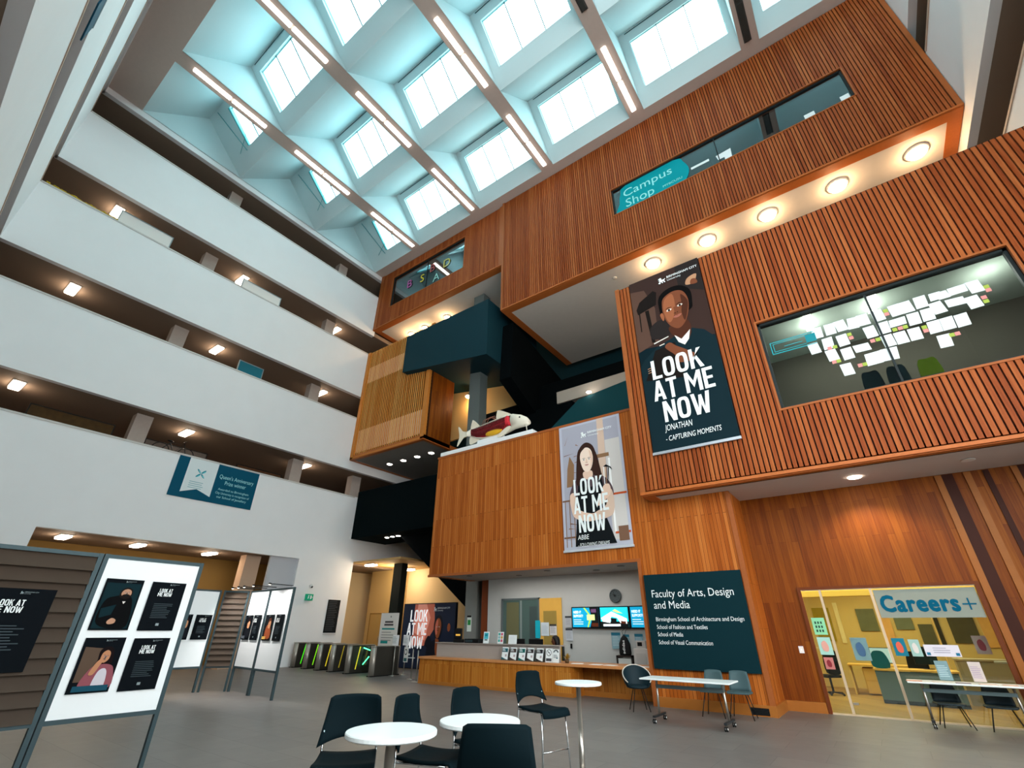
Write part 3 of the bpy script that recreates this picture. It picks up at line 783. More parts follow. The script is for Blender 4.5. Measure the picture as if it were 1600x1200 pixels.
def face_bits(mb, cx, cz, s, ang=0.0, L=4, I=None):
    """eyes, brows, nose, mouth on a head of half width s; I = material indices (dark, white, lip, shade)"""
    d, wt, lip, sh_ = I; ca, sa = math.cos(ang), math.sin(ang)
    def T(p): return (cx + (p[0] * ca - p[1] * sa) * s, cz + (p[0] * sa + p[1] * ca) * s)
    def PP(pts, l, m): mb.poly([T(p) for p in pts], l, m)
    for sx in (-1, 1):
        PP(ell(.42 * sx, .12, .2, .09), L + 1, wt); PP(ell(.42 * sx, .11, .09, .09), L + 2, d)
        PP([(.66 * sx, .3), (.42 * sx, .38), (.18 * sx, .31), (.18 * sx, .27), (.42 * sx, .32), (.66 * sx, .26)], L + 1, d)
    PP(sm([(-.07, .15), (.07, .15), (.12, -.25), (.2, -.36), (0, -.43), (-.2, -.36), (-.1, -.2)]), L + 1, sh_)
    PP(ell(-.09, -.37, .05, .03), L + 2, d); PP(ell(.09, -.37, .05, .03), L + 2, d)
    PP(sm([(-.32, -.66), (-.12, -.59), (0, -.62), (.12, -.59), (.32, -.66), (.12, -.79), (-.12, -.79)]), L + 1, lip)
    PP([(-.3, -.665), (0, -.68), (.3, -.665), (0, -.7)], L + 2, d)

# ------------------------------------------------------------------ tall dark banner on the lower box
W, Hh = 2.2, 5.85
bn = panel('hanging_banner', W, Hh, .02, matte('#0d2027'), 'tall dark banner with a person in a black jacket on the lower timber box', 'banner', (-3.87, YB - .06, 5.80))
pm = [matte(c) for c in ('#3b2a26', '#1c1715', '#7a4630', '#9c5d3f', '#4c2a1e', '#0d0b0b', '#e9e2da', '#b06a5a', '#5b4238', '#14272e', '#b98a6a', '#2a2423')]
p = MB()
p.poly([(0, 3.3), (W, 3.05), (W, Hh), (0, Hh)], 1, 0)
p.poly([(0, 3.2), (.65, 3.4), (.7, 4.6), (.45, 5.4), (0, 5.5)], 2, 8)
p.poly([(1.5, 5.0), (2.2, 4.6), (2.2, Hh), (1.5, Hh)], 2, 11)
p.poly(sm([(1.72, 5.02), (1.95, 5.0), (2.08, 5.25), (1.98, 5.3), (1.78, 5.22)]), 3, 10)
p.poly(sm([(1.86, 4.98), (2.05, 4.95), (2.02, 5.12), (1.9, 5.14)]), 4, 2)
p.poly([(.15, 4.55), (.75, 4.7), (.82, 5.15), (.72, 5.25), (.25, 5.0), (.12, 4.75)], 3, 1)       # softbox
p.poly([(.38, 4.6), (.5, 4.6), (.55, 3.4), (.45, 3.4)], 3, 1); p.poly([(.18, 4.6), (.22, 4.6), (.2, 3.9), (.17, 3.9)], 3, 1)
p.poly(sm([(.45, 3.9), (.75, 4.1), (1.0, 3.95), (1.0, 3.5), (.5, 3.5)]), 3, 11)
p.poly([(0, 0), (W, 0), (W, 2.95), (1.95, 3.3), (1.5, 3.55), (1.05, 3.35), (.55, 3.2), (.15, 2.9), (0, 2.7)], 4, 9)
p.poly([(.1, 2.2), (.5, 3.1), (1.1, 3.2), (1.2, 2.0)], 5, 1)
p.poly(sm([(1.02, 3.75), (1.55, 3.8), (1.6, 3.35), (1.38, 3.1), (1.1, 3.4)]), 5, 4)                # neck
p.poly([(1.12, 3.42), (1.3, 3.22), (1.58, 3.45), (1.5, 3.15), (1.36, 3.0), (1.2, 3.15)], 6, 6)      # shirt
p.poly(sm([(.82, 4.6), (.9, 4.95), (1.2, 5.12), (1.55, 5.08), (1.8, 4.8), (1.8, 4.35), (1.68, 4.1), (.95, 4.05)]), 6, 5)   # hair
p.poly(sm([(.92, 4.55), (1.0, 4.82), (1.3, 4.95), (1.58, 4.85), (1.7, 4.5), (1.65, 4.1), (1.5, 3.75), (1.28, 3.6), (1.05, 3.8), (.93, 4.15)]), 7, 2)   # face
p.poly(sm([(.95, 4.5), (1.05, 4.78), (1.28, 4.86), (1.3, 4.4), (1.18, 4.0), (1.05, 3.9), (.97, 4.15)]), 8, 3)
p.poly(sm([(1.52, 4.75), (1.68, 4.45), (1.62, 4.1), (1.5, 3.8), (1.45, 4.1), (1.5, 4.4)]), 8, 4)
face_bits(p, 1.28, 4.3, .4, .14, 9, (5, 6, 7, 2))
p.poly(sm([(.82, 4.25), (.9, 4.3), (.93, 4.1), (.88, 4.02)]), 8, 3)
p.poly(sm([(.8, 3.1), (.95, 3.22), (1.12, 3.05), (1.35, 2.85), (1.6, 2.6), (1.5, 2.45), (1.1, 2.5), (1.05, 2.75)]), 8, 2)     # hand
p.poly([(.5, 3.32), (.95, 3.42), (.95, 3.45), (.5, 3.36)], 8, 6); p.poly([(.65, 3.2), (.8, 3.22), (.8, 3.25), (.65, 3.23)], 8, 6)
for q in range(3): p.poly([(.2, 2.55 - q * .07), (.36, 2.57 - q * .07), (.36, 2.59 - q * .07), (.2, 2.57 - q * .07)], 8, 10)
p.build('portrait', pm, bn)
t = MB(); slogan(t, .26, .80, 1.66, 1.98, layer=14)
add_text(t, 'JONATHAN', .42, .55, .17, w_=.72, layer=14, shear=.1); add_text(t, '- CAPTURING MOMENTS', .4, .26, .14, w_=1.42, layer=14, shear=.1)
t.build('slogan_lettering', INK['wt'], bn)
t = MB(); crest(t, .95, 5.38, .22, layer=14); t.build('crest', INK['wt'], bn)
MB().box((-.02, -.03, -.05), (W + .02, .03, .02)).build('bottom_bar', mat('#b9c0c8', .35, .6), bn)

# ------------------------------------------------------------------ pale banner on the balcony
W, Hh = 2.18, 3.97
bn = panel('hanging_banner', W, Hh, .02, mat('#b9b9c6', .5), 'pale banner with a long-haired person in a black apron on the timber balcony', 'banner', (-7.24, YF - .05, 3.65))
pm = [matte(c) for c in ('#a9a7b4', '#cfc8c4', '#7a5a48', '#e6c3ae', '#f3d9c8', '#3a2620', '#15181b', '#57464c', '#c98f86', '#4a2f26', '#8d6a4e', '#f2efee', '#c2552e', '#d6b9a6')]
p = MB()
p.rect(.1, .3, 2.1, 3.9, 1, 0); p.poly([(1.35, 2.0), (1.6, 2.0), (1.62, 3.97), (1.4, 3.97)], 2, 13); p.poly([(1.62, .2), (2.1, .2), (2.1, 3.2), (1.62, 3.2)], 2, 1)
for k in range(14):
    a = random.Random(k); x0, z0 = a.uniform(.05, .6), a.uniform(.3, 3.4)
    p.poly([(x0, z0), (x0 + a.uniform(.1, .5), z0 + a.uniform(-.1, .5)), (x0 + .03, z0 + .03)], 2, 2 if k % 2 else 10)
p.poly([(.2, 1.9), (.45, 1.9), (.5, 2.6), (.35, 2.9), (.25, 2.5)], 3, 10); p.rect(1.3, 2.66, 1.72, 2.78, 3, 10); p.rect(1.68, .4, 1.74, 2.6, 3, 11)
for z in (1.45, .35): p.rect(.02, z, .5, z + .05, 3, 2); p.rect(1.7, z, 2.16, z + .06, 3, 12)
for x in (.1, .25, .4): p.rect(x, .1, x + .025, 1.45, 3, 10)
p.rect(1.8, .15, 2.1, .55, 3, 2)
p.poly(sm([(.62, 2.6), (.7, 3.05), (.95, 3.25), (1.2, 3.1), (1.32, 2.7), (1.42, 2.2), (1.4, 1.9), (.6, 1.9), (.56, 2.2)]), 4, 5)      # hair
p.poly(sm([(.32, 1.75), (.5, 2.05), (.85, 2.15), (1.15, 2.15), (1.5, 2.05), (1.72, 1.75), (1.75, 1.45), (1.55, 1.4), (1.5, .9), (.5, .9), (.48, 1.4), (.28, 1.45)]), 5, 7)   # t-shirt
p.poly(sm([(.82, 2.3), (1.1, 2.3), (1.12, 2.12), (.97, 2.04), (.82, 2.12)]), 6, 3)
p.poly([(.62, 2.1), (.8, 2.12), (.85, 1.8), (1.2, 1.8), (1.3, 2.12), (1.42, 2.08), (1.5, 1.2), (1.45, .9), (1.72, .1), (.4, .1), (.5, .95), (.55, 1.4)], 6, 6)                 # apron
p.poly(sm([(.73, 2.75), (.8, 3.0), (.98, 3.08), (1.14, 2.95), (1.18, 2.65), (1.1, 2.38), (.97, 2.28), (.82, 2.38)]), 7, 4)               # face
p.poly(sm([(1.06, 2.98), (1.18, 2.8), (1.16, 2.55), (1.06, 2.35), (1.1, 2.6)]), 8, 3)
face_bits(p, .96, 2.66, .22, 0, 9, (5, 11, 8, 3))
p.poly(sm([(.98, 3.12), (.78, 2.95), (.72, 2.7), (.68, 2.3), (.7, 1.95), (.56, 1.95), (.6, 2.6), (.7, 3.05)]), 9, 5)
p.poly(sm([(1.0, 3.12), (1.17, 2.95), (1.22, 2.6), (1.24, 2.1), (1.42, 2.0), (1.34, 2.7), (1.18, 3.1)]), 9, 5)
p.poly(sm([(.3, 1.62), (.48, 1.66), (.55, 1.2), (1.0, 1.0), (1.3, 1.05), (1.3, .85), (.9, .78), (.45, .92), (.33, 1.2)]), 8, 3)            # arm
p.poly(sm([(1.72, 1.6), (1.55, 1.6), (1.5, 1.2), (1.2, 1.05), (1.0, .95), (1.1, .8), (1.6, .85), (1.75, 1.1)]), 8, 13)
p.poly(sm([(1.35, 1.5), (1.45, 1.75), (1.6, 1.82), (1.68, 1.7), (1.66, 1.5), (1.5, 1.35), (1.3, 1.2), (1.2, 1.25)]), 9, 3)                  # hand with brushes
for a, m in (((1.5, 1.8, 1.5, 2.35), 11), ((1.56, 1.8, 1.6, 2.4), 10), ((1.6, 1.8, 1.66, 2.3), 6)): p.poly([(a[0], a[1]), (a[0] + .025, a[1]), (a[2] + .03, a[3]), (a[2], a[3])], 10, m)
p.poly([(1.5, 2.35), (1.75, 2.3), (1.8, 2.2), (1.6, 2.4)], 10, 6)
p.build('portrait', pm, bn)
t = MB(); slogan(t, .42, .48, 1.16, 1.62, layer=15)
add_text(t, 'ABBE', .5, .28, .13, w_=.36, layer=15, shear=.1); add_text(t, '- FOLLOWING DREAMS', .5, .08, .1, w_=1.0, layer=15, shear=.1)
t.build('slogan_lettering', INK['wt'], bn)
t = MB(); crest(t, .82, 3.42, .2, layer=15); t.build('crest', INK['wt'], bn)
MB().box((-.02, -.03, -.04), (W + .02, .03, .02)).build('bottom_bar', mat('#dfe2e6', .3, .5), bn)

# ------------------------------------------------------------------ faculty sign board
W, Hh = 2.38, 2.1
fs = panel('faculty_sign', W, Hh, .06, mat('#0a2a31', .6, noise=.04, spec=.08), 'large dark teal board listing the faculty and its four schools beside the reception', 'sign', (-4.87, YF - .09, .77))
t = MB()
add_text(t, 'Faculty of Arts, Design', .17, 1.56, .17, w_=1.98, layer=3); add_text(t, 'and Media', .19, 1.30, .17, w_=.9, layer=3)
for s_, z, w2 in (('Birmingham School of Architecture and Design', 1.02, 2.06), ('School of Fashion and Textiles', .85, 1.22), ('School of Media', .69, .62), ('School of Visual Communication', .52, 1.28)):
    add_text(t, s_, .2, z, .088, w_=w2, layer=3)
t.build('lettering', INK['wt'], fs)

# ------------------------------------------------------------------ prize banner on the white wall
W, Hh = 3.5, 1.72
qb = panel('prize_banner', W, Hh, .015, mat('#0c5068', .6, spec=.08), 'blue-green prize banner with a white ribbon hanging on the white gallery wall', 'banner', (XL + .025, 6.92, 6.45), PI / 2)
p = MB(); p.poly([(.42, .22), (.42, Hh), (1.62, Hh), (1.62, .22), (1.02, .44)], 2, 0)
for k in range(4):
    an = PI / 4 + k * PI / 2; cx, cz = 1.0 + .13 * math.cos(an), 1.12 + .13 * math.sin(an)
    p.poly(ell(cx, cz, .12, .035, an), 3, 1); p.poly(ell(cx + .03, cz - .02, .08, .02, an), 4, 2)
lines(p, .65, .74, .7, 4, .085, .03, 3, 3, 4)
p.build('ribbon', [mat('#dfe6e8', .6), mat('#1f8a9c', .5), mat('#7fd0d8', .5), mat('#8fb6bd', .6)], qb)
t = MB(); add_text(t, "Queen's Anniversary", 2.55, 1.12, .17, w_=1.55, align='C'); add_text(t, 'Prize winner', 2.55, .87, .17, w_=.95, align='C')
for s_, z in (('Awarded to Birmingham', .6), ('City University in recognition of', .43), ('our School of Jewellery', .26)): add_text(t, s_, 2.55, z, .095, align='C', wmax=1.5)
t.build('lettering', mat('#9fe0e4', .5), qb)

# ------------------------------------------------------------------ window signs and papers in the boxes
cs = thing('shop_sign', 'turquoise rounded shop sign inside the long upper window', 'sign', (-4.85, YU + .10, 18.74))
MB().poly(sm([(0, 0), (2.75, 0), (3.05, .12), (3.25, .6), (3.1, 1.2), (2.7, 1.62), (.4, 1.62), (.1, 1.2), (0, .6)], 3), 1).build('sign_panel', matte('#0a929c'), cs)
t = MB(); add_text(t, 'Campus', .25, .88, .46, w_=2.3); add_text(t, 'Shop', .3, .2, .5, w_=1.35); add_text(t, 'MYBCUSU', 2.05, .28, .12, w_=.85)
t.build('lettering', mat('#8fe3e3', .5), cs)
def paper(x, z, w_, h, y, label, group, m=None, tilt=0.0, name='paper_sheet', cat='paper', sk=0.0):
    c = [(-w_ / 2, -h / 2), (w_ / 2, -h / 2), (w_ / 2 + sk, h / 2), (-w_ / 2 + sk, h / 2)]
    c = [(a * math.cos(tilt) - b * math.sin(tilt), a * math.sin(tilt) + b * math.cos(tilt)) for a, b in c]
    o = MB().prism(c, -.003, 0, 'y').build(name, m or PAPER, loc=(x, y, z)); return tag(o, label, cat, group)
PAPER = mat('#e3ecee', .7)
yp = YU + .11
o = MB().prism([(-.5, .3), (-.45, .02), (-.2, .02), (-.2, -.38), (.05, -.38), (.1, .35)], -.003, 0, 'y').build('paper_sheet', PAPER, loc=(0.0, yp, 19.0)); tag(o, 'stepped white paper shape taped in the middle of the long upper window', 'paper', 'papers in the upper window')
paper(2.88, 18.83, .34, .5, yp, 'double white sheet in the long upper window, left of the last one', 'papers in the upper window')
paper(4.02, 18.9, .28, .4, yp, 'white sheet in the right corner of the long upper window', 'papers in the upper window')
paper(-1.15, 19.3, .75, .13, yp, 'narrow white strip right of the turquoise shop sign', 'papers in the upper window')
ls = thing('window_letters', 'coloured letters stuck inside the corner box window', 'lettering', (-19.9, YU + .20, 20.9))
for s_, x, z, h, c in (('B', .0, .75, .62, '#b5509a'), ('S', 1.25, .62, .6, '#d8c83a'), ('B', 2.1, 1.05, .6, '#b04a4a'), ('A', 2.45, -.1 + .15, .6, '#8fc9c2'), ('D', 3.3, .8, .62, '#c9c05a')):
    t = MB(); add_text(t, s_, x, z, h, layer=2); t.build('letter', mat(c, .5), ls)
SH = [(.55, 8.1), (.82, 8.1), (1.06, 8.11), (1.28, 8.09), (1.5, 8.1), (1.78, 8.1), (2.11, 8.11), (2.32, 8.11), (2.56, 8.13), (2.83, 8.17), (2.97, 8.15), (3.21, 8.17), (3.5, 8.13),
      (1.53, 7.74), (1.77, 7.75), (2.04, 7.8), (2.33, 7.77), (2.57, 7.78), (2.8, 7.88), (3.1, 7.9), (3.35, 7.78),
      (1.77, 7.41), (2.0, 7.4), (2.24, 7.4), (2.58, 7.45), (2.8, 7.45), (3.03, 7.44), (.4, 7.71), (.67, 7.74), (.98, 7.72), (.69, 7.41), (.97, 7.35), (1.28, 7.4), (1.38, 7.07), (1.68, 7.08), (.87, 6.96), (2.63, 7.07)]
rs = random.Random(3)
for i, (x, z) in enumerate(SH):
    row = 'top' if z > 8.05 else 'second' if z > 7.6 else 'third' if z > 7.2 else 'lowest'
    wide = .2 if i in (9, 10) else .3 if i in (11, 15, 19, 32, 33, 34) else .215
    paper(x, z, wide, .19 if i in (9, 10, 11, 15, 19, 32) else .3, YB + .135 - .002 * (i % 3), 'white paper sheet taped in the %s row inside the wide lower-box window' % row, 'paper sheets in the %s row of the wide window' % row, tilt=rs.uniform(-.06, .06), sk=rs.uniform(-.03, .03))
for i, (x, z, c) in enumerate([(.68, 7.6, 'p'), (.79, 7.6, 'g'), (.67, 7.22, 'p'), (.76, 7.22, 'g'), (1.11, 6.98, 'p'), (1.2, 6.98, 'g'), (1.14, 7.82, 'g'), (1.15, 7.72, 'p'), (1.5, 7.5, 'p'), (1.6, 7.5, 'g'), (1.94, 8.16, 'g'), (1.94, 8.07, 'p'), (1.95, 7.63, 'g'), (2.05, 7.63, 'p'), (2.14, 7.63, 'g'), (2.43, 7.5, 'g'), (2.43, 7.41, 'p'), (2.78, 7.16, 'g'), (2.87, 7.16, 'p'), (3.64, 8.05, 'g'), (3.64, 7.96, 'p'), (3.52, 7.82, 'p'), (3.52, 7.72, 'g')]):
    nmc = 'pink' if c == 'p' else 'lime green'
    paper(x, z, .085, .085, YB + .128, 'small %s sticky note between the paper sheets of the wide window' % nmc, '%s sticky notes in the wide window' % nmc, mat('#d98a86' if c == 'p' else '#9fb04a', .6), name='sticky_note', cat='note')
ws = thing('window_sticker', 'turquoise outlined sticker at the left of the wide lower-box window', 'sticker', (-.5, YB + .13, 7.83))
f = MB(); TQ = mat('#18a3ad', .5)
for a in ((0, 0, .98, .02), (0, .33, .98, .35), (0, 0, .02, .35), (.06, .06, .78, .075), (.06, .28, .78, .295), (.06, .06, .075, .295)): f.rect(a[0], a[1], a[2], a[3], 1)
f.build('outline', TQ, ws); f = MB(); f.rect(.78, .08, 1.0, .3, 2); f.build('badge', mat('#12808c', .5), ws)
f = MB(); f.rect(.3, .15, .7, .165, 2); f.build('line_mark', TQ, ws)
# things inside that room, seen through the window
for x, d in ((.5, 'left'), (1.95, 'right')):
    o = MB().box((-.09, -.5, -.06), (.09, .5, 0)).build('office_lamp', LAMPT, loc=(x, 13.2, 9.19)); tag(o, 'glowing lamp on the ceiling behind the wide lower-box window, %s one' % d, 'lamp', 'lamps behind the wide window')
def chair_back(x, z, m, label):
    t = thing('office_chair', label, 'chair', (x, 12.42, 5.06)); t.scale.z = 1.26
    MB().prism(sm([(-.19, .75), (-.17, 1.42), (0, 1.48), (.17, 1.42), (.19, .75), (0, .7)]), -.03, .03, 'y').build('backrest', m, t)
    MB().box((-.19, .05, .45), (.19, .5, .52)).build('seat', m, t)
    MB().tube([(0, .25, .02), (0, .25, .45)], .03).build('stem', BLACK, t); MB().lathe([(.2, 0), (.2, .03), (.05, .06)], (0, .25, 0)).build('base', BLACK, t)
chair_back(1.25, 6.6, mat('#12202a', .7), 'dark office chair behind the wide window, left one'); chair_back(1.72, 6.6, mat('#12202a', .7), 'dark office chair behind the wide window, next to the green one')
chair_back(2.28, 6.6, mat('#6f7a12', .6), 'olive green chair back behind the wide window')

# ------------------------------------------------------------------ bar stools and high round tables
FAB = mat('#07161b', .7, noise=.08, spec=.06)
FAB2 = mat('#0e1518', .6)
def make_stool(label):
    t = thing('bar_stool', label, 'bar stool', group='bar stools at the high round tables')
    b = MB(); nu, nv = 14, 10
    g = []
    for j in range(nv + 1):
        v = j / nv; row = []
        for i in range(nu + 1):
            u = -1 + 2 * i / nu
            zb = .80 + .06 * (1 - u * u); zt = 1.125 - .008 * u * u - .015 * max(0, abs(u) - .85) / .15
            z = zb + (zt - zb) * v
            hw = .238 - .045 * v
            y = -.205 - .09 * (z - .8) / .33 - .03 * math.sin(PI * v) + .045 * u * u
            row.append((u * hw, y, z))
        g.append(row)
    i0 = 0
    for row in g: b.v += row
    for j in range(nv):
        for i in range(nu):
            a = j * (nu + 1) + i; b.f.append((a, a + 1, a + nu + 2, a + nu + 1)); b.m.append(0); b.sm.append(True)
    b.build('backrest', FAB, t, solid=.014)
    s = MB(); nu, nv = 10, 12
    for j in range(nv + 1):
        v = j / nv
        for i in range(nu + 1):
            u = -1 + 2 * i / nu
            y = -.2 + .44 * min(v / .85, 1) + (.02 * (v - .85) / .15 if v > .85 else 0)
            z = .755 - .018 * math.sin(PI * min(v / .85, 1)) - (.0 if v < .72 else .075 * ((v - .72) / .28) ** 2)
            s.v.append((u * (.205 + .01 * v), y, z + .01 * u * u))
    for j in range(nv):
        for i in range(nu):
            a = j * (nu + 1) + i; s.f.append((a, a + 1, a + nu + 2, a + nu + 1)); s.m.append(0); s.sm.append(True)
    s.build('seat', FAB, t, solid=.022)
    for sx in (-1, 1):
        MB().tube([(.195 * sx, .2, .725), (.2 * sx, .215, .5), (.225 * sx, .25, 0.006)], .0085).build('leg', CHROME, t)
        MB().tube([(.205 * sx, -.215, .9), (.2 * sx, -.2, .75), (.205 * sx, -.205, .6), (.225 * sx, -.25, 0.006)], .0085).build('leg', CHROME, t)
        MB().tube([(.198 * sx, -.2, .735), (.196 * sx, .2, .735)], .008).build('seat_rail', CHROME, t)
    MB().tube([(-.207, .225, .37), (-.1, .25, .378), (.1, .25, .378), (.207, .225, .37)], .0085).build('footrest', CHROME, t)
    return t
st0 = make_stool('dark bar stool at the far left of the foreground, facing the nearer round table')
def face(o, x, y, ang): o.location = (x, y, 0); o.rotation_euler = (0, 0, ang)
face(st0, -3.46, 2.72, math.radians(-135 + 3))
dup(st0, (-3.06, 3.20, 0), math.radians(-71), 'dark bar stool seen side-on between the two foreground round tables')
dup(st0, (-3.04, 3.84, 0), math.radians(-87), 'dark bar stool on the far side of the second white round table')
dup(st0, (-3.68, 5.70, 0), math.radians(-104), 'dark bar stool with its whole chrome frame in view, left of the single high table')
dup(st0, (-2.11, 2.79, 0), math.radians(33), 'black bar stool seen from behind at the bottom edge, in front of a table')
def make_table(label):
    t = thing('high_round_table', label, 'table', group='high round tables')
    MB().lathe([(.005, .965), (.29, .965), (.3, .972), (.3, .992), (.296, .998), (.005, .998)], n=48, smooth=False).build('table_top', mat('#eef3f3', .3), t)
    MB().lathe([(.034, .03), (.034, .5), (.03, .5), (.03, .965)], n=20).build('column', STEEL, t)
    MB().lathe([(.19, 0), (.19, .008), (.16, .018), (.04, .03)], n=36).build('base_plate', STEEL, t)
    MB().lathe([(.09, .95), (.09, .964)], n=16).build('mounting_plate', STEEL, t)
    return t
t0 = make_table('white high round table nearest the viewer, left of the other foreground one'); t0.location = (-2.88, 2.61, 0)
dup(t0, (-2.67, 3.28, 0), 0, 'white high round table behind the black stool seen from the back')
dup(t0, (-3.46, 6.24, 0), 0, 'white high round table standing alone on its tall pole, before the reception desk')

# ------------------------------------------------------------------ flip-top tables and chairs by the sign
def flip_table(label, x, y, w_, d, rot=0.0, top='#e9eeee'):
    t = thing('folding_table', label, 'table', (x, y, 0), rot, 'white tables on castors')
    MB().box((-w_ / 2, -d / 2, .715), (w_ / 2, d / 2, .742)).build('table_top', mat(top, .35), t, bevel=.008)
    MB().box((-w_ / 2 + .2, -.03, .56), (w_ / 2 - .2, .03, .62)).build('beam', mat('#5d6d70', .4, .3), t)
    for sx in (-1, 1):
        x0 = sx * (w_ / 2 - .22)
        MB().tube([(x0, 0, .715), (x0 + .02 * sx, 0, .12)], .022).build('leg', STEEL, t)
        ft = MB().bar((x0 + .02 * sx, -d / 2 + .06, .11), (x0 + .02 * sx, d / 2 - .06, .11), .05, .035).build('foot', mat('#2a2c2e', .4), t)
        for sy in (-1, 1):
            c = MB(); yy = sy * (d / 2 - .07)
            for q in (-.018, .018): c.tube([(x0 + .02 * sx + q - .008, yy, .038), (x0 + .02 * sx + q + .008, yy, .038)], .038, 14)
            c.tube([(x0 + .02 * sx - .032, yy, .038), (x0 + .02 * sx + .032, yy, .038)], .014, 10, 1)
            c.build('castor', [BLACK, mat('#dcdcdc', .3)], t)
    return t
flip_table('white folding table on castors in front of the dark teal faculty board', -3.50, 10.75, 1.72, .72)
flip_table('white folding table with leaflets in front of the lettered glass office', .88, 13.45, 1.75, .62)
LEGB = mat('#15171a', .4)
ac = thing('armchair', 'dark tub armchair with a pale rim between the desk and the folding table', 'chair', (-4.98, 11.75, 0), math.radians(215))
def tub(mb, r0, off, n=26):
    rows = []
    for j in range(8):
        v = j / 7; row = []
        for i in range(n + 1):
            a = math.radians(-128 + 256 * i / n)        # 0 = back
            hgt = .06 + .36 * max(0.0, math.cos(a * .62)) ** 1.3
            r = r0 + .075 * v + .02 * math.sin(PI * v)
            row.append((r * math.sin(a) * 1.08, -r * math.cos(a) * .95, .45 + hgt * v))
        rows.append(row)
    i0 = len(mb.v)
    for r in rows: mb.v += r
    for j in range(7):
        for i in range(n):
            a = i0 + j * (n + 1) + i; mb.f.append((a, a + 1, a + n + 2, a + n + 1)); mb.m.append(0); mb.sm.append(True)
    return rows[-1]
m_ = MB(); rim = tub(m_, .215, 0); m_.lathe([(.02, .435), (.2, .44), (.225, .455), (.2, .475), (.02, .48)], n=26); m_.build('shell', mat('#12262e', .6), ac, solid=.02)
MB().tube(rim, .013, 8).build('rim', mat('#c9bdb0', .5), ac)
for a in (45, 135, 225, 315):
    c, s_ = math.cos(math.radians(a)), math.sin(math.radians(a)); MB().tube([(.12 * c, .12 * s_, .44), (.27 * c, .27 * s_, .006)], .009).build('leg', LEGB, ac)
def side_chair(label, x, y, rot, col='#41565a'):
    t = thing('side_chair', label, 'chair', (x, y, 0), rot, 'grey-green plastic chairs')
    m1 = mat(col, .5)
    b = MB(); nu, nv = 8, 6
    for j in range(nv + 1):
        v = j / nv
        for i in range(nu + 1):
            u = -1 + 2 * i / nu
            b.v.append((u * (.215 - .04 * v * v), -.19 - .09 * v + .04 * u * u, .47 + .36 * v - .015 * abs(u) ** 3))
    for j in range(nv):
        for i in range(nu):
            a = j * (nu + 1) + i; b.f.append((a, a + 1, a + nu + 2, a + nu + 1)); b.m.append(0); b.sm.append(True)
    b.build('backrest', m1, t, solid=.014)
    MB().prism(sm([(-.21, -.2), (-.22, .16), (-.15, .22), (.15, .22), (.22, .16), (.21, -.2)], 3), .435, .47, 'z').build('seat', m1, t, bevel=.01)
    for sx in (-1, 1):
        for sy in (-1, 1): MB().tube([(.13 * sx, .12 * sy, .436), (.23 * sx, .22 * sy, .006)], .0095).build('leg', LEGB, t)
    return t
side_chair('grey-green chair against the faculty board, the left one, half behind the folding table', -3.42, 12.05, PI)
side_chair('grey-green chair against the faculty board, the right one', -2.90, 12.12, PI + .05)
side_chair('dark chair tucked behind the leaflet table, the left one', .55, 13.60, PI + .1, '#1d2a30').scale.z = .84; side_chair('dark chair tucked behind the leaflet table, the right one', 1.28, 13.60, PI - .1, '#1d2a30').scale.z = .84

# ------------------------------------------------------------------ reception desk
desk = thing('reception_desk', 'long timber reception desk under the balcony', 'desk', (-13.1, 12.78, 0))
MB().box((0, 0, .09), (5.85, .05, .70)).box((0, .05, .09), (.05, 1.1, .70)).box((5.8, .05, 0), (5.85, 1.0, .70)).build('front_panel', board_mat('desk_boards', ['#8a4a12', '#b0671f', '#c07a2e', '#cb8b44'], bw=.07, bl=.9, edge='#7a3f12', em=.003), desk)
MB().box((.02, -.02, 0), (5.87, .04, .09)).box((5.87, .60, 0), (8.1, .66, .12)).build('plinth', mat('#a8682a', .5, noise=.12), desk)
MB().box((-.04, -.05, .70), (8.12, 1.05, .765)).build('worktop', mat('#c98652', .4, noise=.1, nscale=10), desk, bevel=.006)
MB().box((5.85, .62, .12), (8.1, .66, .70)).build('recess_panel', board_mat('desk_back_boards', ['#7a4416', '#94581f', '#a2672c', '#ad7738'], bw=.12, bl=.9, em=.003), desk)
ds = thing('desk_screen', 'grey raised screen with a flat shelf standing on the reception desk', 'screen', (-13.1, 12.78, .765))
MB().box((.45, .32, 0), (5.3, .37, .395)).build('screen_panel', mat('#a79d97', .6), ds); MB().box((.42, .25, .395), (5.32, .62, .42)).build('shelf', mat('#9a918b', .6), ds)
def brochure_rack(x, c, label):
    t = thing('brochure_rack', label, 'brochure rack', (x, 12.96, .765), group='brochure racks on the desk')
    MB().prism([(-.08, 0), (.02, 0), (.1, .3), (.085, .3)], -.125, .125, 'x').build('holder', glass_mat('acrylic', '#dfe6e8', .08) if 'acrylic' not in bpy.data.materials else bpy.data.materials['acrylic'], t)
    b = MB(); M = Matrix.Translation((0, -.09, .02)) @ Matrix.Rotation(math.radians(-14), 4, 'X')
    b.rect(-.105, 0, .105, .33, 1, 0); b.rect(-.105, .2, .105, .3, 2, 1); b.poly([(-.105, .0), (.105, .0), (.0, .03), (-.105, .07)], 2, 1); b.rect(.02, .08, .08, .14, 2, 2); lines(b, -.09, .28, .12, 2, .035, .015, 3, 3)
    b.box((-.105, 0, 0), (.105, .025, .33), 0); b.xf(M)
    b.build('brochures', [mat('#eceff0', .5), mat(c, .5), mat('#b8a3a6', .5), INK['wt']], t)
bpy_ac = glass_mat('acrylic', '#dfe6e8', .08)
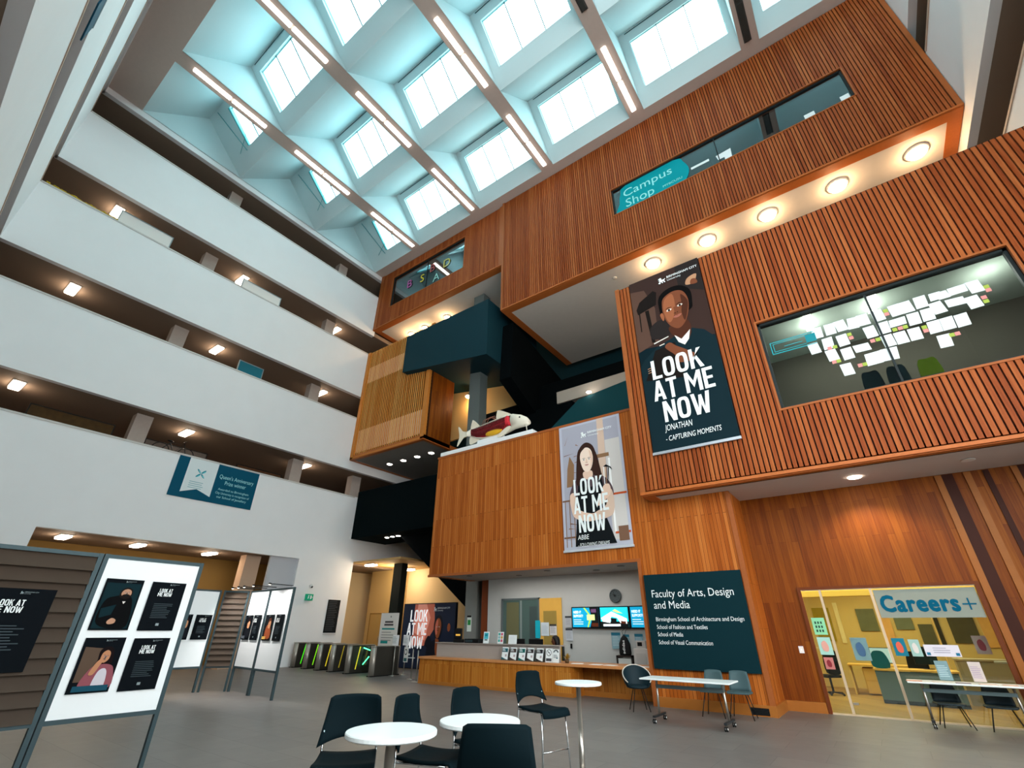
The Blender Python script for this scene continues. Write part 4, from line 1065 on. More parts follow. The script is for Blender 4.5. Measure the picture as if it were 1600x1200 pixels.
for k, (x, c) in enumerate(zip((-9.62, -9.31, -8.99, -8.69, -8.37), ('#1d5a63', '#4a3a36', '#16665f', '#3b3233', '#2c2b2e'))):
    brochure_rack(x, c, ['leftmost brochure rack of the row on the desk', 'second brochure rack from the left on the desk', 'middle brochure rack of the desk row, dark teal cover', 'fourth brochure rack from the left on the desk', 'rightmost brochure rack, next to the no-smoking notice'][k])
def desk_card(x, y, z, w_, h, label, art, name='desk_sign'):
    t = thing(name, label, 'sign', (x, y, z)); M = Matrix.Rotation(math.radians(-8), 4, 'X')
    b = MB(); b.box((-w_ / 2, 0, 0), (w_ / 2, .012, h)); b.xf(M); b.build('card', mat('#eef1f2', .5), t)
    MB().box((-w_ / 2, 0, -.001), (w_ / 2, .09, .006)).build('foot', bpy_ac, t)
    a = MB(); ms = art(a); a.xf(M); a.build('artwork', ms, t)
def art_circle(a):
    a.poly(ell(0, .24, .085, .085), 1, 0); a.poly(ell(0, .24, .07, .07), 2, 1); a.poly([(-.055, .285), (-.045, .295), (.055, .195), (.045, .185)], 3, 0); a.rect(-.09, .03, .09, .1, 1, 0); a.rect(-.03, .235, .035, .25, 3, 2)
    return [mat('#4b4b50', .5), mat('#eef1f2', .5), mat('#222', .5) if False else mat('#222222', .5)]
def art_arc(a):
    a.poly(ell(0, .25, .085, .07, 0, 14, 0, 180), 1, 0); a.poly(ell(0, .25, .05, .04, 0, 14, 0, 180), 2, 1); a.rect(.01, .1, .07, .13, 1, 2); lines(a, -.08, .19, .15, 3, .03, .012, 0, 1)
    return [mat('#4a4d52', .5), mat('#e2e6e8', .5), mat('#2d6f80', .5)]
desk_card(-8.08, 12.93, .765, .22, .345, 'white no-smoking notice on the desk, right of the brochure racks', art_circle)
desk_card(-7.85, 12.93, .765, .21, .33, 'white notice with a grey arch at the right end of the notices', art_arc)
def art_blue(a): a.rect(-.085, .12, .085, .3, 1, 0); a.rect(-.06, .08, .06, .11, 1, 1); a.rect(-.05, .2, .05, .27, 2, 2); return [mat('#4fc3d3', .5), mat('#23444c', .5), mat('#1e8fa3', .5)]
def art_multi(a):
    for k, c in enumerate(range(6)): a.rect(-.09 + .1 * (k % 2), .05 + .09 * (k // 2), -.01 + .1 * (k % 2), .12 + .09 * (k // 2), 1, k % 4)
    return [mat('#4aa8a0', .5), mat('#d0607a', .5), mat('#8fc0c8', .5), mat('#dba45c', .5)]
desk_card(-10.58, 13.16, 1.186, .22, .33, 'pale blue card standing on the desk upstand, leftmost', art_blue)
desk_card(-10.0, 13.16, 1.186, .22, .33, 'multicoloured card standing on the desk upstand', art_multi)
def art_none(a): lines(a, -.13, .2, .25, 5, .035, .008, 0, 1); return [mat('#d5dadc', .5)]
desk_card(-9.53, 13.16, 1.186, .31, .25, 'blank white card standing on the desk upstand, rightmost', art_none)
def monitor(x, y, z, w_, h, label, rot=PI, scr=None, name='monitor'):
    t = thing(name, label, 'monitor', (x, y, z), rot)
    MB().box((-w_ / 2, 0, .1), (w_ / 2, .04, .1 + h)).build('housing', BLACK, t, bevel=.008)
    MB().rect(-w_ / 2 + .015, .115, w_ / 2 - .015, .085 + h, 1).build('screen', scr or mat('#1a2a30', .2), t)
    MB().tube([(0, .03, .0), (0, .03, .2)], .02).box((-.1, -.06, 0), (.1, .1, .012)).build('stand', BLACK, t)
monitor(-9.56, 13.65, .767, .36, .46, 'black monitor seen from behind on the reception desk, the left one'); monitor(-8.96, 13.65, .767, .52, .46, 'black monitor seen from behind on the reception desk, beside the seated person')
dv = thing('till_terminal', 'black terminal with a small orange screen beside the grey column', 'terminal', (-11.75, 13.08, 1.186))
MB().box((-.16, 0, 0), (.16, .2, .1)).build('base', BLACK, dv, bevel=.01); MB().box((-.14, .05, .1), (.14, .12, .42)).build('body', BLACK, dv, bevel=.02); MB().rect(-.1, .2, .1, .25, 1).xf(Matrix.Translation((0, .05, 0))).build('screen', mat('#e8b04a', .4, emit=.6), dv)
cl_ = thing('equipment_box', 'low black equipment along the left end of the desk upstand', 'box', (-11.15, 13.06, 1.186)); MB().box((-.25, 0, 0), (.35, .3, .12)).build('case', BLACK, cl_, bevel=.015); MB().box((-.2, -.01, .03), (.1, 0, .09)).build('panel', mat('#2b3a40', .4), cl_)
pl = thing('desk_plant', 'small yellow-brown dried plant on the desk right of the notices', 'plant', (-7.55, 13.05, .765))
MB().lathe([(.05, 0), (.07, .09), (.06, .09)], n=14).build('pot', mat('#5a4228', .6), pl)
lf = MB(); rl = random.Random(5)
for k in range(26):
    a, e, q = rl.uniform(0, 2 * PI), rl.uniform(.3, 1.4), rl.uniform(.1, .2); d = Vector((math.cos(a) * math.cos(e), math.sin(a) * math.cos(e), math.sin(e))) * q; s2 = Vector((-math.sin(a), math.cos(a), 0)) * .022
    lf.face([(0, 0, .08), tuple(d * .6 + s2 + Vector((0, 0, .08))), tuple(d + Vector((0, 0, .08))), tuple(d * .6 - s2 + Vector((0, 0, .08)))])
lf.build('leaves', mat('#a07a2c', .6, noise=.3), pl)
for k, (x, y, a, d) in enumerate(((-7.2, 13.0, .3, 'beside the dried plant'), (-6.62, 12.98, .1, 'left of the two in the middle'), (-6.2, 12.98, -.1, 'right of the two in the middle'), (-5.3, 13.0, .2, 'by the timber jamb'))):
    o = MB().box((-.16, -.11, 0), (.16, .11, .006)).box((-.13, -.09, .006), (.15, .1, .01)).build('leaflet_pile', mat('#e9e4e0', .6), loc=(x, y, .765), rotz=a); tag(o, 'white papers lying on the desk worktop, ' + d, 'papers', 'papers on the worktop')

# the seated person behind the desk
pe = thing('person', 'person with long dark hair and a pale top seated behind the reception desk', 'person', (-8.70, 14.38, 0), math.radians(-55))
b = MB()
def ring(cx, cy, cz, rx, ry, n=16): return [(cx + rx * math.cos(2 * PI * k / n), cy + ry * math.sin(2 * PI * k / n), cz) for k in range(n)]
b.loft([ring(0, .05, .42, .19, .17), ring(0, .04, .55, .18, .14), ring(0, .02, .72, .16, .12), ring(0, 0, .9, .185, .12), ring(0, 0, 1.0, .19, .1), ring(0, 0, 1.06, .1, .075), ring(0, -.01, 1.10, .055, .055), ring(0, -.015, 1.15, .052, .055), ring(0, -.03, 1.18, .068, .08), ring(0, -.035, 1.25, .08, .098), ring(0, -.03, 1.32, .078, .098), ring(0, -.015, 1.385, .05, .07), ring(0, -.01, 1.40, .01, .02)])
for sx in (-1, 1):
    b.tube([(.17 * sx, 0, 1.0), (.22 * sx, -.02, .85), (.22 * sx, -.1, .74), (.12 * sx, -.32, .80)], [.055, .048, .042, .03], 10)
    for f_ in range(4): b.tube([(.12 * sx + (f_ - 1.5) * .018, -.32, .80), (.11 * sx + (f_ - 1.5) * .02, -.37, .795), (.11 * sx + (f_ - 1.5) * .02, -.405 + .006 * abs(f_ - 1.5), .782)], .008, 6)
    b.tube([(.09 * sx, -.31, .80), (.065 * sx, -.345, .795), (.06 * sx, -.37, .785)], .0085, 6)
    b.tube([(.09 * sx, .0, .5), (.1 * sx, -.42, .5), (.1 * sx, -.44, .42), (.1 * sx, -.42, .06), (.1 * sx, -.52, .04)], [.08, .065, .055, .04, .035], 10)
b.ball((0, -.135, 1.245), (.012, .02, .018), 8); 
for sx in (-1, 1): b.ball((.08 * sx, -.02, 1.25), (.012, .02, .03), 8)
b.build('body', mat('#5a3626', .6), pe)
e_ = MB()
for sx in (-1, 1): e_.ball((.03 * sx, -.118, 1.275), (.012, .006, .007), 8)
e_.build('eyes', mat('#17100c', .3), pe)
MB().prism([(-.025, 1.20), (0, 1.207), (.025, 1.20), (0, 1.192)], -.131, -.12, 'y').build('mouth', mat('#5d2a26', .5), pe)
h = MB()
h.loft([ring(0, .04, 1.0, .10, .04), ring(0, .05, 1.1, .11, .075), ring(0, .04, 1.2, .112, .1), ring(0, .02, 1.3, .108, .118), ring(0, -.005, 1.37, .092, .115), ring(0, -.005, 1.42, .045, .06), ring(0, 0, 1.43, .01, .01)])
h.build('hair', mat('#141010', .45), pe)
c_ = MB(); c_.loft([ring(0, .05, .40, .205, .18), ring(0, .04, .55, .195, .155), ring(0, .02, .72, .175, .135), ring(0, 0, .9, .2, .135), ring(0, 0, 1.0, .2, .115), ring(0, 0, 1.055, .12, .09)])
for sx in (-1, 1): c_.tube([(.17 * sx, 0, 1.0), (.222 * sx, -.02, .86)], [.066, .06], 10)
c_.build('top', mat('#b9b7b4', .8), pe)
oc = thing('desk_chair', 'black office chair holding the person behind the reception desk', 'chair', (-8.58, 14.45, 0), math.radians(-55))
MB().prism(sm([(-.24, .62), (-.22, 1.1), (0, 1.14), (.22, 1.1), (.24, .62)]), .06, .11, 'y').build('backrest', mat('#14181b', .6), oc); MB().box((-.24, -.4, .33), (.24, .05, .39)).build('seat', mat('#14181b', .6), oc, bevel=.02)
MB().tube([(0, -.15, .06), (0, -.15, .33)], .03).build('gas_lift', BLACK, oc); cb_ = MB()
for k in range(5): a = 2 * PI * k / 5; cb_.bar((0, -.15, .07), (.3 * math.cos(a), -.15 + .3 * math.sin(a), .05), .04, .03); cb_.ball((.3 * math.cos(a), -.15 + .3 * math.sin(a), .03), .03, 8)
cb_.build('star_base', BLACK, oc)

# reception back wall
yw = 14.985
gd = struct(MB().box((-11.33, yw - .03, 0), (-11.25, yw + .01, 2.58)).box((-9.72, yw - .03, 0), (-9.66, yw + .01, 2.58)).box((-11.3, yw - .03, 2.52), (-9.66, yw + .01, 2.58)).build('window_33', mat('#5d6668', .5)))
MB().box((-11.25, yw - .012, 0), (-9.72, yw, 2.52)).build('pane', mat('#4f6460', .15), gd)
p = MB(); p.rect(-11.1, .2, -10.55, 2.45, 1, 0); p.rect(-10.5, .1, -10.42, 2.5, 1, 1); p.rect(-10.1, .1, -9.78, 2.3, 1, 2); p.xf(Matrix.Translation((0, yw - .013, 0))).build('reflection_panels', [mat('#6b6a4c', .3), mat('#7d8a88', .3), mat('#43504f', .3)], gd)
dr = struct(MB().box((-9.66, yw - .04, 0), (-8.78, yw, 2.55)).build('door_2', mat('#dba94e', .6, noise=.05)))
MB().box((-9.5, yw - .045, 1.0), (-8.98, yw - .04, 2.15)).build('vision_panel', mat('#9a8242', .4), dr)
MB().tube([(-8.86, yw - .08, 1.0), (-8.86, yw - .08, 1.25)], .012).build('handle', STEEL, dr)
def notice(x0, z0, x1, z1, y, m, label, group=None, art=None, rot=0.0, name='notice', cat='notice'):
    o = panel(name, x1 - x0, z1 - z0, .006, m, label, cat, (x0, y, z0), rot, group)
    if art:
        a = MB(); ms = art(a, x1 - x0, z1 - z0); a.build('print', ms, o)
    return o
def art_lines(c, hc=None):
    def f(a, w_, h):
        if hc: a.rect(0, h * .82, w_, h, 1, 1)
        lines(a, w_ * .1, h * .76, w_ * .8, 7, h * .09, h * .03, 0, 1); return [mat(c, .6), mat(hc or c, .6)]
    return f
notice(-9.83, 1.33, -9.63, 1.86, yw - .06, mat('#18a9bd', .5), 'turquoise notice on the glass partition behind the desk')
notice(-9.60, 1.4, -9.28, 1.8, yw - .06, mat('#c9d3da', .6), 'pale notice right of the turquoise one', art=art_lines('#aebac2'))
notice(-9.25, 1.42, -8.98, 1.75, yw - .06, mat('#d6d4d6', .6), 'grey notice with a dark header on the yellow door', art=art_lines('#8a8a90', '#3c3a38'))
notice(-8.66, 1.66, -8.42, 1.99, yw - .02, mat('#b9bcc2', .6), 'upper grey notice on the wall left of the screens', art=art_lines('#8d9096', '#3d4044'))
notice(-8.66, 1.27, -8.40, 1.63, yw - .02, mat('#bcc2ca', .6), 'lower grey notice on the wall left of the screens', art=art_lines('#9aa0a8', '#3d4044'))
ph = thing('wall_phone', 'small black handset on the wall below the notices', 'handset', (-8.47, yw - .02, 1.05)); MB().box((-.03, -.02, 0), (.03, .02, .14)).build('handset', BLACK, ph, bevel=.008)
notice(-7.04, 1.08, -6.74, 1.52, yw - .02, mat('#7fa6b4', .6), 'blue printed notice under the screens, left one', 'blue notices', art_lines('#b6ced6', '#256880'))
notice(-6.66, 1.1, -6.45, 1.47, yw - .02, mat('#86aab6', .6), 'blue printed notice partly behind the hanging bag', 'blue notices', art_lines('#b6ced6', '#256880'))
notice(-6.28, 1.08, -6.02, 1.49, yw - .02, mat('#7a9fb0', .6), 'blue printed notice right of the hanging bag', 'blue notices', art_lines('#b6ced6', '#256880'))
ck = thing('wall_clock', 'round grey wall clock above the screens', 'clock', (-6.78, yw - .005, 2.55), 0)
R90 = Matrix.Rotation(PI / 2, 4, 'X')
MB().lathe([(.2, 0), (.2, .04), (.17, .05), (.165, .03)], n=32).xf(R90).build('case', mat('#4c5558', .4), ck); MB().lathe([(.168, .028), (.02, .03)], n=32).xf(R90).build('dial', mat('#93a0a0', .5), ck)
hd_ = MB(); hd_.poly([(-.008, -.02), (.008, -.02), (-.03, .13), (-.04, .12)], 28); hd_.poly([(-.008, -.01), (.008, .0), (-.075, .06), (-.08, .05)], 28)
for k in range(12): a = 2 * PI * k / 12; hd_.poly([(.13 * math.cos(a + q) , .13 * math.sin(a + q)) for q in (-.05, .05)] + [(.155 * math.cos(a + q), .155 * math.sin(a + q)) for q in (.05, -.05)], 28)
hd_.build('hands', BLACK, ck)
for k, x in enumerate((-8.37, -7.36, -6.34)):
    t = thing('wall_screen', ['left wall screen behind the reception, blue slide with a green tag', 'middle wall screen behind the reception, picture of a white building', 'right wall screen behind the reception, cut off by the timber jamb'][k], 'screen', (x, yw - .03, 1.62), group='wall screens')
    MB().box((0, -.05, 0), (1.0, .03, .63)).build('bezel', mat('#0b1013', .4), t)
    p = MB(); Y0 = Matrix.Translation((0, -.05, 0))
    if k != 1:
        p.rect(.03, .04, .97, .6, 1, 0); p.poly([(.5, .6), (.66, .42), (.68, .2), (.6, .04), (.56, .04), (.62, .22), (.6, .42), (.44, .6)], 2, 1); p.poly([(.66, .6), (.97, .6), (.97, .04), (.66, .04), (.72, .2), (.7, .42)], 2, 2); p.rect(.56, .24, .84, .4, 3, 3)
        p.rect(.72, .46, .9, .56, 3, 4); p.rect(.72, .06, .95, .16, 3, 5)
        add_text(p, 'NEED IT', .08, .44, .07, w_=.28, bold=.02, layer=4, mi=6); add_text(p, 'SUPPORT?', .08, .33, .07, w_=.34, bold=.02, layer=4, mi=6); lines(p, .08, .26, .36, 3, .06, .015, 6, 4)
    else:
        p.rect(.03, .04, .97, .6, 1, 7); p.poly([(.03, .04), (.97, .04), (.97, .2), (.03, .2)], 2, 2); p.poly([(.05, .3), (.42, .48), (.52, .44), (.92, .28), (.92, .14), (.7, .16), (.6, .3), (.4, .34), (.36, .16), (.1, .2)], 3, 6); p.poly([(.38, .3), (.58, .28), (.56, .12), (.4, .12)], 4, 2); p.poly([(.72, .22), (.88, .2), (.88, .14), (.72, .15)], 4, 5)
        p.rect(.12, .07, .7, .13, 5, 6); add_text(p, 'the parkside building', .14, .085, .03, w_=.54, layer=6, mi=2); p.poly([(.45, .5), (.55, .55), (.8, .42), (.62, .44)], 3, 3)
    p.xf(Y0)
    p.build('picture', [mat(c, .4, emit=e) for c, e in (('#0f8fb8', 1.0), ('#a8d84a', .9), ('#151a1c', .1), ('#c8ee90', .9), ('#6b4a70', .5), ('#5a2a18', .4), ('#eef8fa', 1.0), ('#22c0cc', 1.0))], t)
sc_ = thing('storage_trolley', 'dark framed low shelf unit below the hanging bag', 'shelf', (-6.72, 14.5, 0)); fr_ = MB()
for a in (0, .46): fr_.box((a, 0, 0), (a + .04, .4, .93))
fr_.box((0, 0, .89), (.5, .4, .93)).box((0, 0, .6), (.5, .4, .64)).build('frame', mat('#2a2320', .6), sc_)
MB().box((.05, .02, .66), (.45, .36, .86)).build('drawer', mat('#cfd0cc', .6), sc_); MB().box((.05, .02, .1), (.45, .36, .58)).build('lower_panel', mat('#8a6238', .6), sc_)
fc_ = thing('filing_cabinet', 'pale grey cabinet against the timber jamb behind the desk', 'cabinet', (-6.15, 14.45, 0)); MB().box((0, 0, 0), (.45, .5, 1.12)).build('body', mat('#c9c4c0', .6), fc_, bevel=.01); MB().box((.08, -.012, .6), (.37, 0, 1.0)).build('door', mat('#bdb8b4', .6), fc_)
rd = thing('card_machine', 'small grey box with a black screen on the pale cabinet', 'box', (-5.95, 14.6, 1.12)); MB().box((-.14, -.08, 0), (.16, .08, .2)).build('housing', mat('#b9b6b4', .5), rd, bevel=.01); MB().rect(-.08, .06, .06, .16, 1).xf(Matrix.Translation((0, -.08, 0))).build('screen', BLACK, rd)
bg_ = thing('drawstring_bag', 'black drawstring bag with white lettering on the shelf unit', 'bag', (-6.47, 14.62, .93))
MB().loft([ring(0, 0, 0, .17, .08), ring(0, 0, .06, .19, .1), ring(0, 0, .3, .175, .095), ring(0, 0, .45, .1, .07), ring(0, 0, .52, .03, .03)]).build('body', mat('#101214', .7), bg_)
t = MB(); add_text(t, 'adidas', 0, 0, .075, w_=.34, bold=.02, layer=1); t.xf(Matrix.Translation((.045, -.105, .05)) @ Matrix.Rotation(-PI / 2, 4, 'Y')); t.build('lettering', INK['wt'], bg_)
MB().tube([(-.01, 0, .5), (-.1, .1, .62), (-.05, .3, .72)], .006).tube([(.01, 0, .5), (.03, .1, .64), (0, .3, .75)], .006).build('cord', BLACK, bg_)

# ------------------------------------------------------------------ turnstiles
GATES = [(-22.35, 13.80), (-21.28, 13.72), (-20.12, 13.58), (-19.04, 13.47), (-17.80, 13.35), (-16.05, 13.13)]
GL = [('#46d91e', 1.6), ('#7fd81e', 1.4), ('#d8c02a', 1.2), ('#b9a02a', .5), ('#d8c930', 1.2), (None, 0)]
for k, (x, y) in enumerate(GATES):
    t = thing('turnstile', ['speed gate pedestal nearest the white wall, glowing green', 'second speed gate pedestal from the white wall', 'third speed gate pedestal from the white wall', 'fourth speed gate pedestal, its strip nearly dark', 'fifth speed gate pedestal, beside the green-edged flap', 'last and widest-set speed gate pedestal, next to the barrier posts'][k], 'turnstile', (x, y, 0), group='speed gates')
    wd, L_ = .26, 1.35
    MB().box((-wd / 2, .12, .02), (wd / 2, L_ - .12, .96)).build('body', mat('#4a4640', .35, .5), t)
    for ye in (.12, L_ - .12): MB().lathe([(wd / 2, .02), (wd / 2, .97)], (0, ye, 0), n=20).build('end_cap', mat('#a39b92', .4, .6), t)
    tp = MB(); tp.box((-wd / 2 - .01, .12, .97), (wd / 2 + .01, L_ - .12, .995)); tp.lathe([(wd / 2 + .01, .97), (wd / 2 + .01, .995)], (0, .12, 0), n=20); tp.build('top_plate', STEEL, t)
    MB().box((-wd / 2 - .005, .0, 0), (wd / 2 + .005, L_, .03)).build('kick_plate', BLACK, t)
    if GL[k][0]:
        MB().prism([(.36, .14), (.40, .14), (.52, .93), (.48, .93)], wd / 2, wd / 2 + .006, 'x').build('light_strip', mat(GL[k][0], .4, emit=GL[k][1] * .7), t)
        fp = MB().prism(sm([(.62, .3), (.7, .9), (.85, .9), (.8, .3)]), wd / 2 + .006, wd / 2 + .36, 'x').build('glass_flap', bpy_ac, t) if k == 4 else None
        if fp:
            g_ = MB(); g_.tube([(wd / 2 + .02, .66, .88), (wd / 2 + .36, .72, .8)], .018, 6); g_.tube([(wd / 2 + .1, .64, .3), (wd / 2 + .36, .7, .58)], .018, 6); g_.build('edge_light', mat('#4dff9a', .4, emit=5), fp)
def post(x, y, label, sign=None):
    t = thing('barrier_post', label, 'barrier post', (x, y, 0), group='steel barrier posts')
    MB().lathe([(.15, 0), (.15, .012), (.05, .03)], n=20).build('base', STEEL, t); MB().tube([(0, 0, .02), (0, 0, .98)], .022, 12).build('pole', STEEL, t)
    MB().lathe([(.033, .93), (.033, 1.0), (.02, 1.01)], n=14).build('belt_head', BLACK if not sign else STEEL, t)
    if sign:
        s_ = MB().box((-.17, -.02, 1.0), (.17, -.005, 1.36)).build('sign_holder', mat('#eceaec', .5), t)
        a = MB(); lines(a, -.13, 1.3, .25, 5, .05, .015, 0, 20); a.build('lettering', INK['gy'], s_)
post(-15.75, 14.0, 'steel post with a white notice beside the last speed gate', True); post(-15.7, 14.5, 'steel post with a white notice before the large lit banner', True)
post(-14.25, 13.55, 'plain steel barrier post in front of the lit banner, left one'); post(-13.42, 13.0, 'plain steel barrier post touching the left end of the desk')
nn = panel('gate_notice', .22, .5, .02, mat('#e9e6e2', .5), 'small black and white pictogram notice by the last speed gate', 'notice', (-15.45, 14.2, .45)); a = MB(); a.poly(ell(.11, .34, .08, .1), 2, 0); a.poly(ell(.11, .34, .055, .07), 3, 1); a.rect(.03, .03, .19, .14, 2, 2); a.build('pictogram', [BLACK, mat('#e9e6e2', .5), mat('#3f6b6b', .5)], nn)
pu = panel('pullup_sign', 1.12, 2.1, .03, mat('#ddd6d2', .5), 'white pull-up information sign with teal headings behind the speed gates', 'sign', (-18.0, 15.0, .08))
a = MB(); a.rect(.3, 1.72, .82, 1.79, 2, 1); a.rect(.27, 1.61, .85, 1.68, 2, 1); a.rect(.15, 1.46, .95, 1.52, 2, 0); lines(a, .15, 1.38, .8, 4, .1, .04, 2, 2); a.rect(.15, .94, .6, 1.04, 2, 0); a.rect(.15, .74, .6, .86, 2, 0); lion(a, .62, 1.92, .08, 3, 1)
a.build('lettering', [mat('#1e8a8a', .5), mat('#4a4648', .5), mat('#a5a19e', .6)], pu)
MB().box((-.02, -.08, -.08), (1.14, .1, 0)).build('base_unit', mat('#a9a6a2', .4), pu)
W, Hh = 3.3, 2.6
le = panel('lit_banner', W, Hh, .12, mat('#101a2a', .4), 'large freestanding lit banner with a dark-lit face between gates and desk', 'banner', (-18.35, 16.6, .02))
p = MB(); p.rect(.04, .04, W - .04, Hh - .04, 1, 0); p.poly([(.7, .9), (1.5, .9), (2.1, 1.6), (2.0, 2.56), (.75, 2.56)], 2, 1); p.poly([(.85, 1.4), (1.5, 1.1), (1.8, 2.0), (1.5, 2.56), (.95, 2.56)], 3, 2)
p.poly(sm([(1.75, .04), (1.7, .8), (2.0, 1.1), (2.5, 1.1), (2.85, .8), (2.9, .04)]), 4, 3)
p.poly(sm([(2.05, 1.6), (2.1, 1.95), (2.3, 2.1), (2.52, 2.0), (2.6, 1.6), (2.45, 1.2), (2.3, 1.15), (2.12, 1.25)]), 5, 3); p.poly(sm([(2.12, 1.62), (2.18, 1.9), (2.35, 1.98), (2.48, 1.8), (2.48, 1.5), (2.36, 1.22), (2.22, 1.25)]), 6, 4)
p.poly(sm([(2.14, 1.6), (2.2, 1.85), (2.3, 1.9), (2.28, 1.4), (2.2, 1.35)]), 7, 1); p.poly([(2.2, 1.2), (2.4, 1.15), (2.42, .7), (2.3, .4), (2.2, .8)], 6, 4)
face_bits(p, 2.31, 1.62, .17, 0, 8, (3, 6, 5, 5)); p.poly(ell(2.95, 1.62, .09, .16), 5, 4); p.poly(sm([(1.55, 1.0), (1.75, 1.3), (1.95, 1.1), (1.9, .9), (1.65, .85)]), 5, 3)
p.build('picture', [mat(c, .5, emit=.28) for c in ('#131c2e', '#b3604c', '#d98f7c', '#0c0f18', '#7a3f22', '#4a2416', '#e8d8cc')], le)
t = MB(); slogan(t, .38, .78, 1.25, 1.55, layer=12, bold=.04, rows=(('LOOK', .12, .88), ('AT ME', 0, 1.0), ('NOW', .06, .8))); t.build('slogan_lettering', mat('#eef0f2', .5, emit=.5), le)
t = MB(); crest(t, 2.0, 2.25, .18, layer=12); lines(t, .35, .58, .5, 1, .1, .07, 0, 12); lines(t, .38, .44, .9, 1, .1, .04, 0, 12); t.build('caption', mat('#cfd4d8', .5), le)

# ------------------------------------------------------------------ signs on the white wall
db = panel('directory_board', .72, 1.5, .02, mat('#15171b', .5), 'tall black directory board on the white wall above the speed gates', 'sign', (XL + .03, 15.45, 1.37), PI / 2)
a = MB(); lines(a, .06, 1.42, .55, 17, .08, .025, 0, 2, 9); a.build('lettering', mat('#4a4d52', .6), db)
MB().box((0, -.03, -.07), (.72, .02, -.04)).build('ledge', mat('#cfc9c6', .5), db)
ex = thing('exit_sign', 'green and white running-man exit sign on the white wall', 'exit sign', (XL + .16, 14.1, 2.78), PI / 2)
MB().box((0, 0, 0), (.36, .14, .28)).build('case', mat('#0f8f6a', .5, emit=.3), ex); a = MB(); a.poly(ell(.11, .2, .025, .03), 2); a.poly([(.07, .06), (.1, .06), (.13, .12), (.12, .17), (.08, .17)], 2); a.rect(.2, .06, .27, .22, 2); a.poly([(.29, .11), (.34, .14), (.29, .17)], 2); a.build('pictogram', INK['wt'], ex)
cc = thing('security_camera', 'small white security camera above the exit sign', 'camera', (XL, 14.25, 3.45)); MB().tube([(0, 0, 0), (.1, 0, 0)], .03).ball((.16, 0, -.03), (.1, .09, .09)).build('housing', mat('#dcdad8', .4), cc); MB().ball((.22, 0, -.07), .05).build('lens', BLACK, cc)

for k, (x, y) in enumerate(((-11.6, 13.4), (-10.0, 14.2), (-8.4, 13.5), (-7.0, 14.2), (-5.9, 13.6))):
    o = MB().lathe([(.11, 0), (.11, -.01), (.08, -.012)], n=16).build('downlight', mat('#5b5652', .5), loc=(x, y, 3.258)); tag(o, 'unlit recessed downlight over the reception desk, %s from the left' % ['first', 'second', 'third', 'fourth', 'fifth'][k], 'downlight', 'unlit downlights over the desk')
notice(-13.2, 1.5, -12.98, 2.05, 15.235, mat('#dfe6df', .5), 'white and green exit notice on the grey column beside the lit banner', art=lambda a, w_, h: (a.rect(w_ * .15, h * .4, w_ * .85, h * .72, 2, 0), a.rect(0, h * .88, w_, h, 2, 1), [mat("#2f8f4a", .5), BLACK])[2])

# ------------------------------------------------------------------ glass office with the big lettering
CY = 14.0
struct(bx('floor_careers', (-2.3, CY + .02, .0), (5.2, 20.5, .008), WFLOOR))
room = MB(); room.box((-2.35, CY + .25, 0), (-2.27, 20.6, 3.0)); room.box((-2.35, 20.5, 0), (5.2, 20.6, 3.0)); room.box((5.1, CY + .25, 0), (5.2, 20.6, 3.0))
struct(room.build('wall_careers_room', mat('#d8bd78', .8, noise=.1, nscale=1.5)))
struct(bx('ceiling_careers', (-2.35, CY + .25, 3.0), (5.2, 20.6, 3.1), mat('#e8cf8a', .8)))
bh = MB(); bh.box((-2.27, 16.6, 2.45), (5.1, 16.9, 3.0)); struct(bh.build('trim_17', mat('#e2bd62', .8)))
gf = MB()
for x, w_ in ((-1.10, .05), (-.11, .05)): gf.box((x - w_ / 2, CY - .02, .03), (x + w_ / 2, CY + .05, 2.47))
gf.box((-1.49, CY - .01, 2.45), (1.68, CY + .05, 2.47)); gf.box((-1.49, CY - .03, 0), (1.68, CY + .08, .025))
wf = struct(gf.build('window_34', mat('#c9b59a', .5)))
jb = MB(); jb.box((-1.56, CY - .04, 0), (-1.49, CY + .05, 2.53)); jb.box((1.68, CY - .04, 0), (1.75, CY + .05, 2.53)); jb.box((-1.49, CY - .04, 2.47), (1.68, CY + .05, 2.53)); jb.build('timber_surround', mat('#6a3212', .6, noise=.1), wf)
for a, b in ((-1.48, -1.13), (-1.08, -.14), (-.08, .78), (.79, 1.67)): MB().box((a, CY + .01, .03), (b, CY + .022, 2.43)).build('pane', GLASS, wf)
MB().box((-1.06, CY - .02, .2), (-.96, CY + .05, .24)).build('floor_lock', STEEL, wf)
gs = thing('office_sign', 'frosted band with big teal lettering across the top of the glass office', 'sign', (-.07, CY + .005, 1.86))
MB().rect(0, 0, 1.73, .56, 0).build('frosted_band', matte('#8d938a'), gs)
t = MB(); add_text(t, 'Careers', .08, .13, .30, w_=1.30, bold=.05, layer=2); t.rect(1.44, .235, 1.66, .262, 2); t.rect(1.535, .14, 1.562, .36, 2); t.build('lettering', matte('#0b5874'), gs)
yg = CY + .003
def art_grid(a, w_, h):
    for i in range(3):
        for j in range(3): a.rect(w_ * (.2 + .22 * i), h * (.16 + .24 * j), w_ * (.32 + .22 * i), h * (.3 + .24 * j), 2, 0)
    return [mat('#22463a', .5)]
def art_blob(c): return lambda a, w_, h: (a.poly(sm([(w_ * .3, h * .25), (w_ * .25, h * .65), (w_ * .55, h * .8), (w_ * .75, h * .5), (w_ * .65, h * .2)]), 2, 0), [mat(c, .5)])[1]
notice(-1.43, 1.52, -1.17, 1.87, yg, mat('#8fd6a8', .5), 'green poster with rows of dark marks, top of three at the glass office left', art=art_grid, name='poster', cat='poster')
